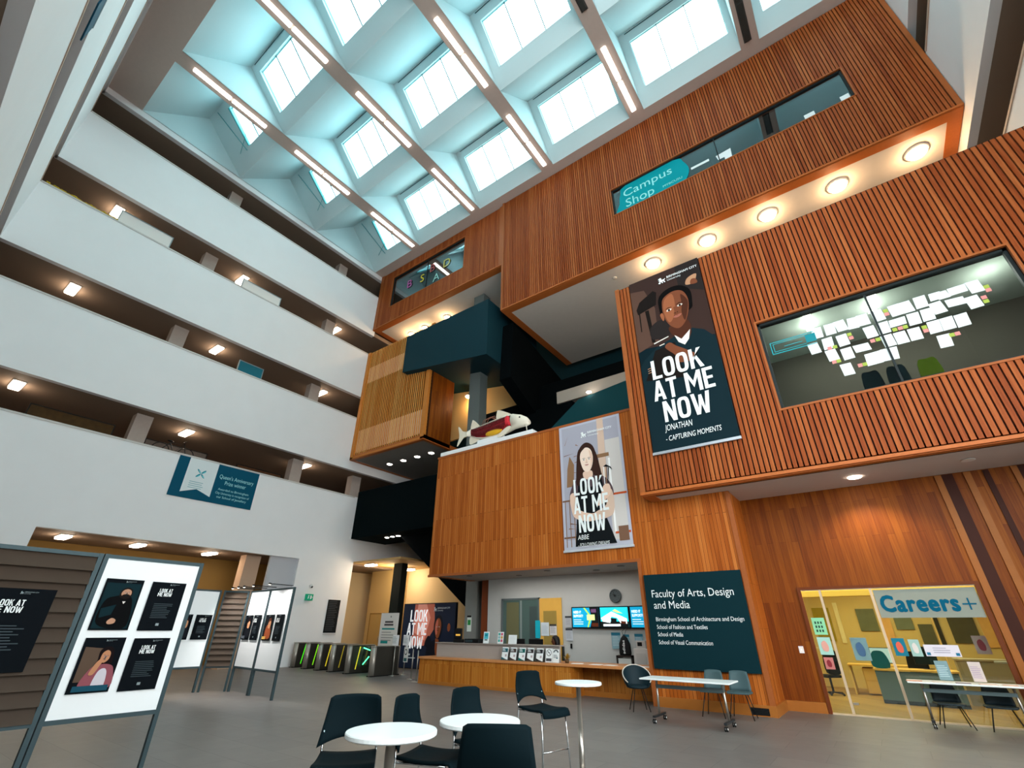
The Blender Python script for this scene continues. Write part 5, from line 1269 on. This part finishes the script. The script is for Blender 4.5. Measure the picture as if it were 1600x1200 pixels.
notice(-1.42, 1.12, -1.16, 1.47, yg, mat('#a8d6cb', .5), 'pale green poster with a pink shape, middle of three on the left pane', art=art_blob('#e0a598'), name='poster', cat='poster')
notice(-1.39, .84, -1.21, 1.07, yg, mat('#c77a76', .5), 'small red poster, lowest of three on the left pane', art=art_blob('#8e3038'), name='poster', cat='poster')
notice(-.78, 1.03, -.48, 1.47, CY - .004 + .03, mat('#c9cdd8', .5), 'white poster with blue-grey drawing hanging in the middle pane', art=art_blob('#5f78a0'), name='poster', cat='poster')
notice(-.03, 1.14, .19, 1.47, yg, mat('#10718a', .5), 'dark turquoise poster with an orange blot on the glass office', art=art_blob('#d8604a'), name='poster', cat='poster')
notice(.25, 1.14, .43, 1.45, yg, mat('#9dbfb8', .5), 'grey-green poster with a pale face shape, next to the turquoise one', art=art_blob('#d9d2ce'), name='poster', cat='poster')
def art_wide(a, w_, h): a.rect(.02, .02, .08, .07, 2, 1); a.rect(w_ - .08, .02, w_ - .02, .07, 2, 1); lines(a, w_ * .25, h * .75, w_ * .5, 3, .04, .012, 0, 2); return [mat('#9d9aae', .6), mat('#1f6d90', .5)]
notice(.48, 1.15, 1.04, 1.36, yg, mat('#dcd6e2', .6), 'wide white notice with two blue corners on the glass office', art=art_wide)
notice(.53, .78, .73, 1.1, 13.3, mat('#7f9ba0', .5), 'grey-blue leaflet board standing on the leaflet table', art=art_lines('#c5dbe0'), name='leaflet_board', cat='sign')
notice(1.02, .78, 1.2, 1.1, 13.3, mat('#d3c3bd', .5), 'pinkish leaflet board standing on the leaflet table', art=art_lines('#b39ab6'), name='leaflet_board', cat='sign')
notice(1.33, 1.2, 1.56, 1.53, CY + .4, mat('#d8a09a', .5), 'pink and red poster behind the right end of the glass office', art=art_blob('#b03a44'), name='poster', cat='poster')
for k, (x, w_, c, d) in enumerate(((.12, .25, '#c9907c', 'left end'), (.5, .2, '#e6d8d0', 'left of the middle'), (.85, .22, '#8a8088', 'middle'), (1.2, .25, '#e3c9be', 'right of the middle'), (1.5, .2, '#e0b9a8', 'right end'))):
    o = MB().box((-w_ / 2, -.1, 0), (w_ / 2, .1, .008)).build('leaflets', mat(c, .6), loc=(x, 13.3, .743), rotz=.1 * (k % 2)); tag(o, 'leaflets lying on the white leaflet table, ' + d, 'leaflets', 'leaflets on the table')
def office_desk(label, x, y, w_, d, panelc, top='#e2b45e'):
    t = thing('office_desk', label, 'desk', (x, y, .008)); MB().box((0, 0, .71), (w_, d, .745)).build('desk_top', mat(top, .5), t)
    if panelc: MB().box((.03, .02, .08), (w_ - .03, .05, .70)).build('front_panel', mat(panelc, .6), t); MB().box((.03, .04, 0), (w_ - .03, .1, .08)).build('plinth', mat('#2a3134', .6), t)
    for sx in (.02, w_ - .06): MB().box((sx, .04 if not panelc else .2, 0), (sx + .04, d - .02, .71)).build('leg', mat('#e8c67a' if not panelc else '#8a8f8f', .5), t)
office_desk('grey-fronted desk in the glass office behind the mullion', -.62, 16.7, 1.7, .8, '#5f7376')
office_desk('pale wood desk further back in the glass office, with the drawer unit', -1.28, 18.4, 1.6, .8, None)
du = thing('drawer_unit', 'pale yellow drawer unit under the back desk of the glass office', 'drawers', (-.95, 18.5, .008)); MB().box((0, 0, .03), (.6, .6, .66)).build('body', mat('#d9ac54', .5), du, bevel=.02); MB().box((.02, -.012, .36), (.58, 0, .64)).build('drawer', mat('#e0b661', .5), du); MB().box((.02, -.012, .05), (.58, 0, .34)).build('drawer', mat('#e0b661', .5), du)
rcp = thing('low_counter', 'long grey low counter along the right of the glass office', 'counter', (1.15, 17.6, .008)); MB().box((0, 0, 0), (3.6, .6, .95)).build('body', mat('#a79a7c', .6), rcp); MB().box((-.03, -.03, .95), (3.63, .62, .99)).build('counter_top', mat('#b5a88a', .5), rcp)
def swivel(label, x, y, rot):
    t = thing('swivel_chair', label, 'chair', (x, y, .008), rot)
    MB().prism(sm([(-.22, .55), (-.2, 1.05), (0, 1.1), (.2, 1.05), (.22, .55)]), -.25, -.2, 'y').build('backrest', BLACK, t); MB().box((-.23, -.2, .42), (.23, .24, .49)).build('seat', BLACK, t, bevel=.02)
    MB().tube([(0, 0, .06), (0, 0, .42)], .028).build('gas_lift', BLACK, t); q = MB()
    for k in range(5): a = 2 * PI * k / 5; q.bar((0, 0, .07), (.28 * math.cos(a), .28 * math.sin(a), .05), .04, .03); q.ball((.28 * math.cos(a), .28 * math.sin(a), .03), .03, 8)
    q.build('star_base', BLACK, t)
swivel('black swivel chair left of the pale desk in the glass office', -1.75, 17.9, .8)
swivel('black swivel chair behind the grey-fronted desk in the glass office', .25, 18.0, 2.6)
monitor(-.35, 17.25, .755, .5, .36, 'pale lit monitor on the grey-fronted desk, left of the mullion', 0.0, mat('#b9d4dc', .3, emit=.5)); monitor(.55, 17.3, .755, .5, .4, 'dark monitor on the grey-fronted desk, right of the mullion', 0.3)
cj = MB(); cj.prism(sm([(-.18, 0), (-.14, .3), (0, .36), (.14, .3), (.18, 0)]), -.08, .08, 'y'); o = cj.build('teal_bag', mat('#0f5f70', .7), loc=(-.42, 16.95, .79)); tag(o, 'dark teal bag slumped on the grey-fronted desk', 'bag')
for k, (x, z, w_, h, c, d) in enumerate(((-2.0, 1.3, .5, 1.0, '#a08a1e', 'mustard panel on the far left'), (-.75, 1.6, .5, .65, '#6d7050', 'grey-green panel left of the mullion'), (.2, 1.65, .45, .6, '#727a60', 'grey-green panel right of the mullion'), (.75, 1.2, .35, .6, '#5c5a3e', 'olive panel lower down'), (1.5, 1.3, .6, 1.0, '#4f4a2a', 'dark panel right of centre'), (2.9, 1.3, .8, 1.1, '#6b5a2e', 'brown panel on the right'), (4.0, 1.3, .5, 1.1, '#3f4433', 'dark panel at the far right'), (-1.35, 1.25, .12, 1.2, '#efe0a8', 'narrow pale strip at the left'), (-.15, 1.2, .25, 1.15, '#e3ae66', 'orange-beige strip behind the mullion'), (1.18, 1.2, .1, 1.2, '#2f2a16', 'narrow dark strip right of centre'), (2.2, 1.2, .55, 1.25, '#e5b163', 'broad orange-beige strip'), (3.78, 1.2, .16, 1.25, '#e8cf90', 'narrow pale strip at the right'))):
    panel('wall_panel', w_, h, .03, mat(c, .6, noise=.2), d + ' of the glass office back wall', 'panel', (x, 20.46, z), group=None)
o = MB().box((-.7, -.06, -.05), (.7, .06, 0)).build('office_lamp', LAMPT, loc=(-.3, 18.9, 2.98)); tag(o, 'bright tube lamp on the ceiling of the glass office', 'lamp')
o = MB().lathe([(.12, 0), (.12, -.02), (.02, -.03)], n=16).build('downlight', mat('#fff3d0', .4, emit=12), loc=(-1.4, 15.2, 2.99)); tag(o, 'round downlight at the upper left of the glass office', 'downlight')
rp = thing('round_pedestal_table', 'small grey round table at the right end of the glass office', 'table', (2.0, 15.6, .008)); MB().lathe([(.01, 1.0), (.35, 1.0), (.35, 1.03), (.01, 1.03)], n=24, smooth=False).build('table_top', mat('#a9aaa6', .5), rp); MB().tube([(0, 0, .02), (0, 0, 1.0)], .04).build('column', mat('#4b4c48', .4), rp); MB().lathe([(.25, 0), (.25, .015), (.05, .03)], n=20).build('base', mat('#4b4c48', .4), rp)
sw = thing('light_switch', 'white switch plate on the timber wall left of the glass office', 'switch', (-1.84, CY, 1.14)); MB().box((0, -.012, 0), (.1, 0, .14)).build('plate', mat('#efe9e6', .4), sw); MB().box((.035, -.018, .05), (.065, -.012, .09)).build('rocker', mat('#ffffff', .3), sw)
sk = thing('floor_socket', 'black vent plate at the foot of the timber corner by the faculty board', 'vent', (-2.86, YF - .045, .02)); MB().box((0, 0, 0), (.36, .014, .13)).build('plate', BLACK, sk); s_ = MB()
for k in range(4): s_.box((.02, -.006, .02 + .028 * k), (.34, 0, .032 + .028 * k))
s_.build('louvre', mat('#1c1d1f', .4), sk)
rs_ = thing('red_standee', 'red edge of an upright board at the far right beside the leaflet table', 'sign', (1.86, 13.2, 0)); MB().box((0, 0, .55), (.5, .03, 1.0)).build('board', mat('#b3201c', .5), rs_); MB().poly(sm([(.08, .6), (.06, .85), (.2, .95), (.4, .9), (.42, .62)]), 1).build('print', mat('#141c30', .5), rs_); MB().tube([(.25, .015, .01), (.25, .015, .56)], .02).lathe([(.16, 0), (.16, .012)], (.25, .015, 0), n=16).build('stand', BLACK, rs_)

# ------------------------------------------------------------------ display stands with posters
FR = mat('#37474c', .45, .2)
LOUV = mat('#42352b', .6, noise=.08)
BOARDW = mat('#f0f2f4', .55)
def stand_frame(t, w_, h=2.46, zb=.62, legs=(True, True)):
    q = .05
    for i, x in enumerate((0, w_ - q)):
        if legs[i]: MB().box((x, 0, 0), (x + q, .06, h)).build('post', FR, t)
    MB().box((q, .003, h - q), (w_ - q, .057, h - .003)).build('top_rail', FR, t); MB().box((q, .003, zb - q), (w_ - q, .057, zb)).build('bottom_rail', FR, t)
def board_stand(label, loc, rot, w_, h=2.46, zb=.62):
    t = thing('display_stand', label, 'display stand', loc, rot); stand_frame(t, w_, h, zb)
    MB().box((.05, .012, zb), (w_ - .05, .05, h - .05)).build('white_board', BOARDW, t); return t
def louvre_stand(label, loc, rot, w_, h=2.46, zb=.62, n=11):
    t = thing('louvred_stand', label, 'display stand', loc, rot); stand_frame(t, w_, h, zb); l = MB(); dz = (h - .05 - zb) / n
    for k in range(n):
        z = zb + dz * k; l.prism([(-.03, z - .01), (-.012, z - .01), (.055, z + dz), (.04, z + dz)], .05, w_ - .05, 'x')
    l.build('louvres', LOUV, t); return t
AX = -8.24
board_stand('tall white display stand with four dark posters in the left foreground', (AX, 2.07, 0), PI / 2, 1.24)
louvre_stand('brown louvred display stand at the left edge, left of the four posters', (AX, .78, 0), PI / 2, 1.275)
def dark_poster(label, loc, rot, w_, h, kind, seed=0, group=None, cols=None):
    o = panel('poster', w_, h, .006, matte('#0a0f14'), label, 'poster', loc, rot, group)
    t = MB(); crest(t, w_ * .5, h * .93, h * .035, layer=10); t.build('crest', INK['gy'], o)
    if kind == 'text':
        t = MB(); slogan(t, w_ * .22, h * .70, w_ * .42, h * .16, layer=10, bold=.05, rows=(('LOOK AT', .06, .9), ('ME NOW', 0, .96)), gap=.04); t.build('slogan_lettering', INK['wt'], o)
        t = MB(); lines(t, w_ * .22, h * .55, w_ * .55, 9, h * .035, h * .012, 0, 3, seed); t.rect(w_ * .45, h * .1, w_ * .54, h * .15, 3, 1); t.build('small_print', [mat('#39434a', .6), INK['gy']], o)
    else:
        c = cols; p = MB()
        if kind == 'man':
            p.rect(.02, .02, .41, .56, 1, 3)
            p.poly(sm([(.04, .1), (.06, .34), (.16, .40), (.26, .41), (.36, .36), (.39, .05), (.2, .02)]), 2, 2); p.poly([(.05, .25), (.2, .3), (.18, .18), (.06, .14)], 3, 3)
            p.poly(sm([(.2, .4), (.21, .48), (.27, .51), (.33, .48), (.33, .4), (.27, .37)]), 3, 1); p.poly(sm([(.215, .42), (.225, .47), (.27, .49), (.315, .47), (.32, .42), (.27, .38)]), 4, 0); p.poly(sm([(.225, .415), (.27, .43), (.315, .415), (.30, .385), (.27, .375), (.24, .385)]), 5, 1)
            face_bits(p, .27, .44, .045, 0, 6, (1, 4, 3, 3)); p.poly(sm([(.16, .1), (.2, .14), (.25, .12), (.24, .08), (.18, .07)]), 5, 0); p.poly([(.25, .34), (.29, .34), (.27, .31)], 5, 4)
        elif kind == 'woman':
            p.poly([(.03, .12), (.03, .5), (.22, .48), (.2, .12)], 2, 4); p.poly(sm([(.2, .36), (.2, .46), (.27, .5), (.34, .46), (.36, .3), (.32, .18), (.22, .2)]), 3, 1); p.poly(sm([(.1, .05), (.14, .24), (.22, .3), (.34, .3), (.4, .24), (.41, .05)]), 4, 2); p.poly(sm([(.22, .05), (.24, .22), (.3, .26), (.34, .2), (.34, .05)]), 5, 5)
            p.poly(sm([(.22, .37), (.23, .43), (.27, .46), (.31, .43), (.31, .36), (.27, .32), (.23, .34)]), 6, 0); face_bits(p, .268, .39, .042, -.15, 7, (1, 5, 3, 3)); p.poly(sm([(.15, .2), (.18, .3), (.22, .36), (.26, .35), (.24, .3), (.2, .2)]), 8, 0); p.rect(.04, .02, .4, .08, 8, 3)
        else:
            p.poly(sm([(w_ * .3, h * .1), (w_ * .3, h * .5), (w_ * .55, h * .62), (w_ * .85, h * .45), (w_ * .9, h * .1)]), 2, 2); p.poly(sm([(w_ * .5, h * .5), (w_ * .52, h * .75), (w_ * .68, h * .8), (w_ * .8, h * .7), (w_ * .76, h * .48)]), 3, 0); p.poly(sm([(w_ * .48, h * .68), (w_ * .55, h * .84), (w_ * .74, h * .86), (w_ * .84, h * .7), (w_ * .7, h * .76)]), 4, 1); p.rect(w_ * .1, h * .05, w_ * .5, h * .16, 5, 3)
            face_bits(p, w_ * .65, h * .64, w_ * .12, 0, 5, (1, 5, 3, 1))
        p.build('portrait', [matte(q) for q in c], o)
    return o
ax = AX + .012
MAN = ['#b98a70', '#1d1614', '#08090b', '#10272d', '#d9d2cc']; WOM = ['#b9805f', '#170f10', '#8e4f58', '#1d4a5c', '#5a483c', '#c9c2ca']
dark_poster('dark poster with a bearded person in black, upper left of the four', (ax, 2.185, 1.555), PI / 2, .43, .61, 'man', cols=MAN)
dark_poster('black text poster, upper right of the four on the white stand', (ax, 2.72, 1.55), PI / 2, .43, .61, 'text', 2)
dark_poster('dark poster with a person in pink leaning on a hand, lower left of four', (ax, 2.205, .87), PI / 2, .43, .6, 'woman', cols=WOM)
dark_poster('black text poster, lower right of the four on the white stand', (ax, 2.73, .86), PI / 2, .43, .6, 'text', 5)
lp = dark_poster('large black text poster hung on the brown louvred stand', (AX + .045, 1.07, 1.13), PI / 2, .66, .86, 'text', 8)
# the far group of stands
board_stand('white display stand with two posters behind the foreground stand', (-16.0, 5.95, 0), PI / 2, 1.2, 2.58, .62)
louvre_stand('brown louvred stand in the corner of the far display group', (-15.98, 7.2, 0), math.radians(55), .7, 2.58, .62, 13)
ba = math.atan2(-.10, 1.3)
board_stand('white display stand in the far group, left one facing the hall', (-15.52, 7.79, 0), ba, 1.28, 2.58, .62)
board_stand('white display stand in the far group, rightmost one', (-14.22, 7.69, 0), ba, 1.36, 2.58, .62)
CT = ['#c98f6a', '#5a2f1e', '#9c4f30', '#e0b05a', '#b9a7b0', '#e8d6c8']; CT2 = ['#d79a70', '#2a1714', '#1a1c22', '#5a5f68', '#3a3030', '#e8dcd2']
dark_poster('small dark poster with a glowing face on the far left white stand', (-15.985, 6.14, 1.28), PI / 2, .40, .63, 'art', cols=CT2)
dark_poster('small black text poster on the far left white stand', (-15.985, 6.63, 1.28), PI / 2, .44, .63, 'text', 3)
def onb(x0, y0, u): return (x0 + u * math.cos(ba) + .012 * math.sin(ba), y0 + u * math.sin(ba) - .006, 1.28)
dark_poster('dark portrait poster, first from the left on the far hall-facing stands', onb(-15.52, 7.78, .12), ba, .47, .63, 'art', cols=CT2)
dark_poster('black text poster, second from the left on the far hall-facing stands', onb(-15.52, 7.78, .66), ba, .47, .63, 'text', 4)
dark_poster('bright orange and pink poster, third on the far hall-facing stands', onb(-14.22, 7.68, .12), ba, .5, .63, 'art', cols=CT)
dark_poster('black text poster, last on the far hall-facing stands', onb(-14.22, 7.68, .74), ba, .46, .63, 'text', 6)
def spot(x, y, z, label):
    t = thing('clip_spotlight', label, 'spotlight', (x, y, z), ba, 'clip spotlights on the far stands')
    MB().tube([(0, .05, .04), (0, -.6, .05)], .012, 6).build('arm', BLACK, t); MB().tube([(0, -.6, .07), (0, -.6, .03)], .035, 10).build('head', BLACK, t); MB().lathe([(.03, .029), (.02, .022)], (0, -.6, 0), n=12).build('bulb', mat('#fff4e0', .4, emit=8), t); light('spot_beam', 'SPOT', (0, -.62, .02), 60, (1, .97, .92), .05, (math.radians(30), 0, 0), parent=t, spot=math.radians(130))
for k, u in enumerate((.1, .5, .9, 1.5, 2.5)): spot(-15.52 + u * math.cos(ba), 7.79 + u * math.sin(ba), 2.58, 'black clip spotlight on the far stands, %s from the left' % ['first', 'second', 'third', 'fourth', 'last'][k])

# ------------------------------------------------------------------ fish model on the balcony
sl = thing('display_plinth', 'long white plinth slab on top of the timber balcony under the fish', 'plinth', (-12.86, YF + .02, 7.745)); MB().box((0, 0, 0), (4.5, .9, .16)).build('slab', mat('#f1f1f2', .5), sl, bevel=.015); MB().box((.02, .02, -.02), (4.45, .88, 0)).build('base_strip', mat('#cfc9c6', .6), sl)
fi = thing('fish_model', 'giant cutaway fish model showing red flesh and ribs on the balcony', 'model', (-12.4, YF + .46, 7.905))
CREAM = mat('#eadfce', .5, noise=.06); REDF = mat('#a8262a', .5, noise=.2, nscale=10); YEL = mat('#e0a624', .5, noise=.15); DRD = mat('#5a1418', .6)
spn = [(.55, .75, .10, .06), (.8, .74, .17, .10), (1.1, .66, .25, .16), (1.5, .62, .33, .22), (2.0, .62, .38, .26), (2.5, .68, .36, .27), (2.9, .72, .30, .26), (3.25, .66, .24, .2), (3.5, .58, .17, .14), (3.62, .52, .08, .07)]
def fring(q, n=22): x, z, rz, ry = q; return [(x, ry * math.sin(2 * PI * k / n), z + rz * math.cos(2 * PI * k / n)) for k in range(n)]
b = MB(); n_ = 22; rings = [fring(q) for q in spn]; 
b.v += [p for r in rings for p in r]
for i in range(len(rings) - 1):
    for j in range(n_):
        ang = 360 * (j + .5) / n_
        hole = 1 <= i <= 5 and 205 < ang < 315        # cutaway on the side facing the hall
        if hole: continue
        j2 = (j + 1) % n_; b.f.append((i * n_ + j, i * n_ + j2, (i + 1) * n_ + j2, (i + 1) * n_ + j)); b.m.append(0); b.sm.append(True)
b.f.append(tuple(range((len(rings) - 1) * n_, len(rings) * n_))); b.m.append(0); b.sm.append(False); b.f.append(tuple(range(n_))); b.m.append(0); b.sm.append(False)
bd = b.build('body', CREAM, fi, solid=.02)
m_ = MB(); m_.loft([[(x, y * .8, z + (zz - z) * .86) for (x, y, zz) in fring((x, z, rz, ry))] for x, z, rz, ry in spn[1:8]]); m_.build('flesh', REDF, fi)
rbm = MB()
for k in range(26):
    x = .95 + k * .068; i = max(q for q in range(len(spn)) if spn[q][0] <= x); u = (x - spn[i][0]) / (spn[i + 1][0] - spn[i][0]); z0, rz, ry = (spn[i][c] + (spn[i + 1][c] - spn[i][c]) * u for c in (1, 2, 3))
    for a0, a1 in ((-40, -88), (-94, -132)):
        rbm.tube([(x - .10 * abs(a + 90) / 40, ry * 1.0 * math.sin(math.radians(a)), z0 + rz * .97 * math.cos(math.radians(a))) for a in (a0, (a0 + a1) / 2, a1)], .016, 5)
rbm.build('ribs', DRD, fi)
og = MB(); og.ball((2.05, -.16, .42), (.42, .1, .12), 14); og.build('organ', YEL, fi); gl = MB(); gl.ball((2.72, -.2, .74), (.13, .08, .2), 12); gl.ball((2.82, -.2, .6), (.1, .07, .1), 12); gl.build('gills', mat('#d4303a', .45), fi)
def fin(name, pts, y=.0, th=.03): MB().prism(sm(pts, 4), y - th / 2, y + th / 2, 'y').build(name, mat('#e6d9c4', .55, noise=.1), fi)
fin('tail_fin', [(.62, .82), (.3, .92), (.08, 1.16), (.03, 1.14), (.12, .75), (.02, .36), (.08, .36), (.34, .62), (.6, .66)])
fin('anal_fin', [(.75, .6), (.7, .32), (.8, .24), (1.2, .34), (1.25, .5)]); fin('rear_dorsal_fin', [(.75, .86), (.78, 1.22), (.86, 1.28), (1.2, .95), (1.2, .85)]); fin('front_dorsal_fin', [(2.1, .98), (2.08, 1.34), (2.2, 1.38), (2.75, 1.08), (2.75, .98)])
fin('pectoral_fin', [(2.75, .45), (2.35, .22), (2.3, .14), (2.6, .14), (2.95, .4)], -.24)
wr_ = MB()
for k in range(3): wr_.tube([(1.3 + .1 * k, 0, .93), (1.4 + .13 * k, 0, 1.14), (1.75 + .1 * k, 0, 1.2), (2.0, 0, 1.02)], .012, 6)
wr_.build('fin_wires', mat('#8a5a4a', .5), fi); MB().tube([(3.52, -.1, .42), (3.58, -.14, .3), (3.6, -.14, .1)], [.025, .018, .008], 6).build('barbel', CREAM, fi)
MB().ball((3.3, -.19, .74), (.035, .02, .035), 10).build('eye', BLACK, fi); MB().box((1.2, -.12, 0), (2.4, .12, .28)).build('support', mat('#f1f1f2', .5), fi)

# ------------------------------------------------------------------ things on the white galleries
xg = XL - .55
def gal(name, y0, y1, z0, z1, x, m, label, cat, fm=None):
    t = thing(name, label, cat, (x, y0, z0)); MB().box((-.04, 0, 0), (0, y1 - y0, z1 - z0)).build('panel', m, t)
    f = MB(); q = .04; L_, h = y1 - y0, z1 - z0
    f.box((-.05, -q, -q), (.015, L_ + q, 0)).box((-.05, -q, h), (.015, L_ + q, h + q)).box((-.05, -q, 0), (.015, 0, h)).box((-.05, L_, 0), (.015, L_ + q, h)); f.build('frame', fm or mat('#8a9a9e', .5), t)
    MB().box((-.05, .1, -(z0 - math.floor(z0 / 4.645) * 0) + z0 - .3), (-.02, .14, 0)).build('bracket', mat('#555a5c', .5), t)
    return t
gal('pinboard', 1.5, 3.55, 17.6, 18.5, xg, mat('#f0ece8', .7), 'white pinboard standing in the third white gallery, near the viewer', 'board')
gal('pinboard', 7.1, 9.2, 17.6, 18.4, xg, mat('#f0ece8', .7), 'white pinboard standing in the third white gallery, right of the first column', 'board')
gal('teal_board', 8.2, 9.4, 13.0, 13.75, xg, mat('#1f6f80', .6), 'teal board in the second white gallery, right of the middle lamp', 'board')
gal('dark_picture', 2.0, 4.6, 8.35, 9.0, xg - .6, mat('#4a3310', .6, noise=.5, nscale=5), 'dark gold picture in the lowest white gallery, left of the column', 'picture', mat('#14110e', .5))
gal('dark_picture', 5.9, 8.4, 8.35, 8.9, xg - .9, mat('#6a5f58', .7, noise=.3), 'grey picture in a black frame behind the blue-green prize banner', 'picture', mat('#15110f', .5))
gal('dark_picture', 9.9, 12.2, 8.35, 8.8, xg - .9, mat('#5a3a22', .7, noise=.5, nscale=5), 'dark picture in the lowest white gallery above the prize banner corner', 'picture', mat('#15110f', .5))
bk = thing('bicycle', 'dark bicycle leaning in the lowest white gallery right of the column', 'bicycle', (xg - .1, 6.3, 8.02))
for y, d in ((0, 0), (1.0, 1)): MB().tube([(0, y + .33 * math.cos(2 * PI * k / 20), .34 + .33 * math.sin(2 * PI * k / 20)) for k in range(21)], .018, 6, caps=False).build('wheel', BLACK, bk)
MB().tube([(0, 0, .34), (0, .3, .75), (0, .85, .8), (0, .5, .34), (0, .3, .75)], .02, 6).tube([(0, .5, .34), (0, 0, .34)], .018, 6).tube([(0, .85, .8), (0, 1.0, .34)], .018, 6).build('frame', mat('#202326', .4), bk); MB().tube([(-.2, .82, .92), (.2, .82, .92)], .015, 6).tube([(0, .82, .92), (0, .85, .8)], .015, 6).build('handlebar', BLACK, bk); MB().ball((0, .27, .82), (.06, .13, .03), 8).build('saddle', BLACK, bk)
gy = MB(); ry = random.Random(2)
for k in range(42): gy.ball((0, k * .058, .02 + ry.uniform(-.02, .05)), (.05, .05, .05), 6)
gy.tube([(0, 0, 0), (0, 2.4, 0)], .015, 5); o = gy.build('yellow_garland', mat('#c9a51e', .6), loc=(XL - .12, -.95, PT[2] + .055)); tag(o, 'yellow paper garland along the top of the third white gallery front', 'garland')
hb = thing('blue_banner', 'dark blue strip hanging at the top left over the near gallery front', 'banner', (-11.2, -1.33, 13.3)); MB().box((0, 0, .0), (1.2, .03, .6)).build('cloth', mat('#0e4a63', .6), hb); MB().box((-.03, -.01, .6), (1.23, .04, .65)).build('rail', mat('#9aa4a8', .5), hb)
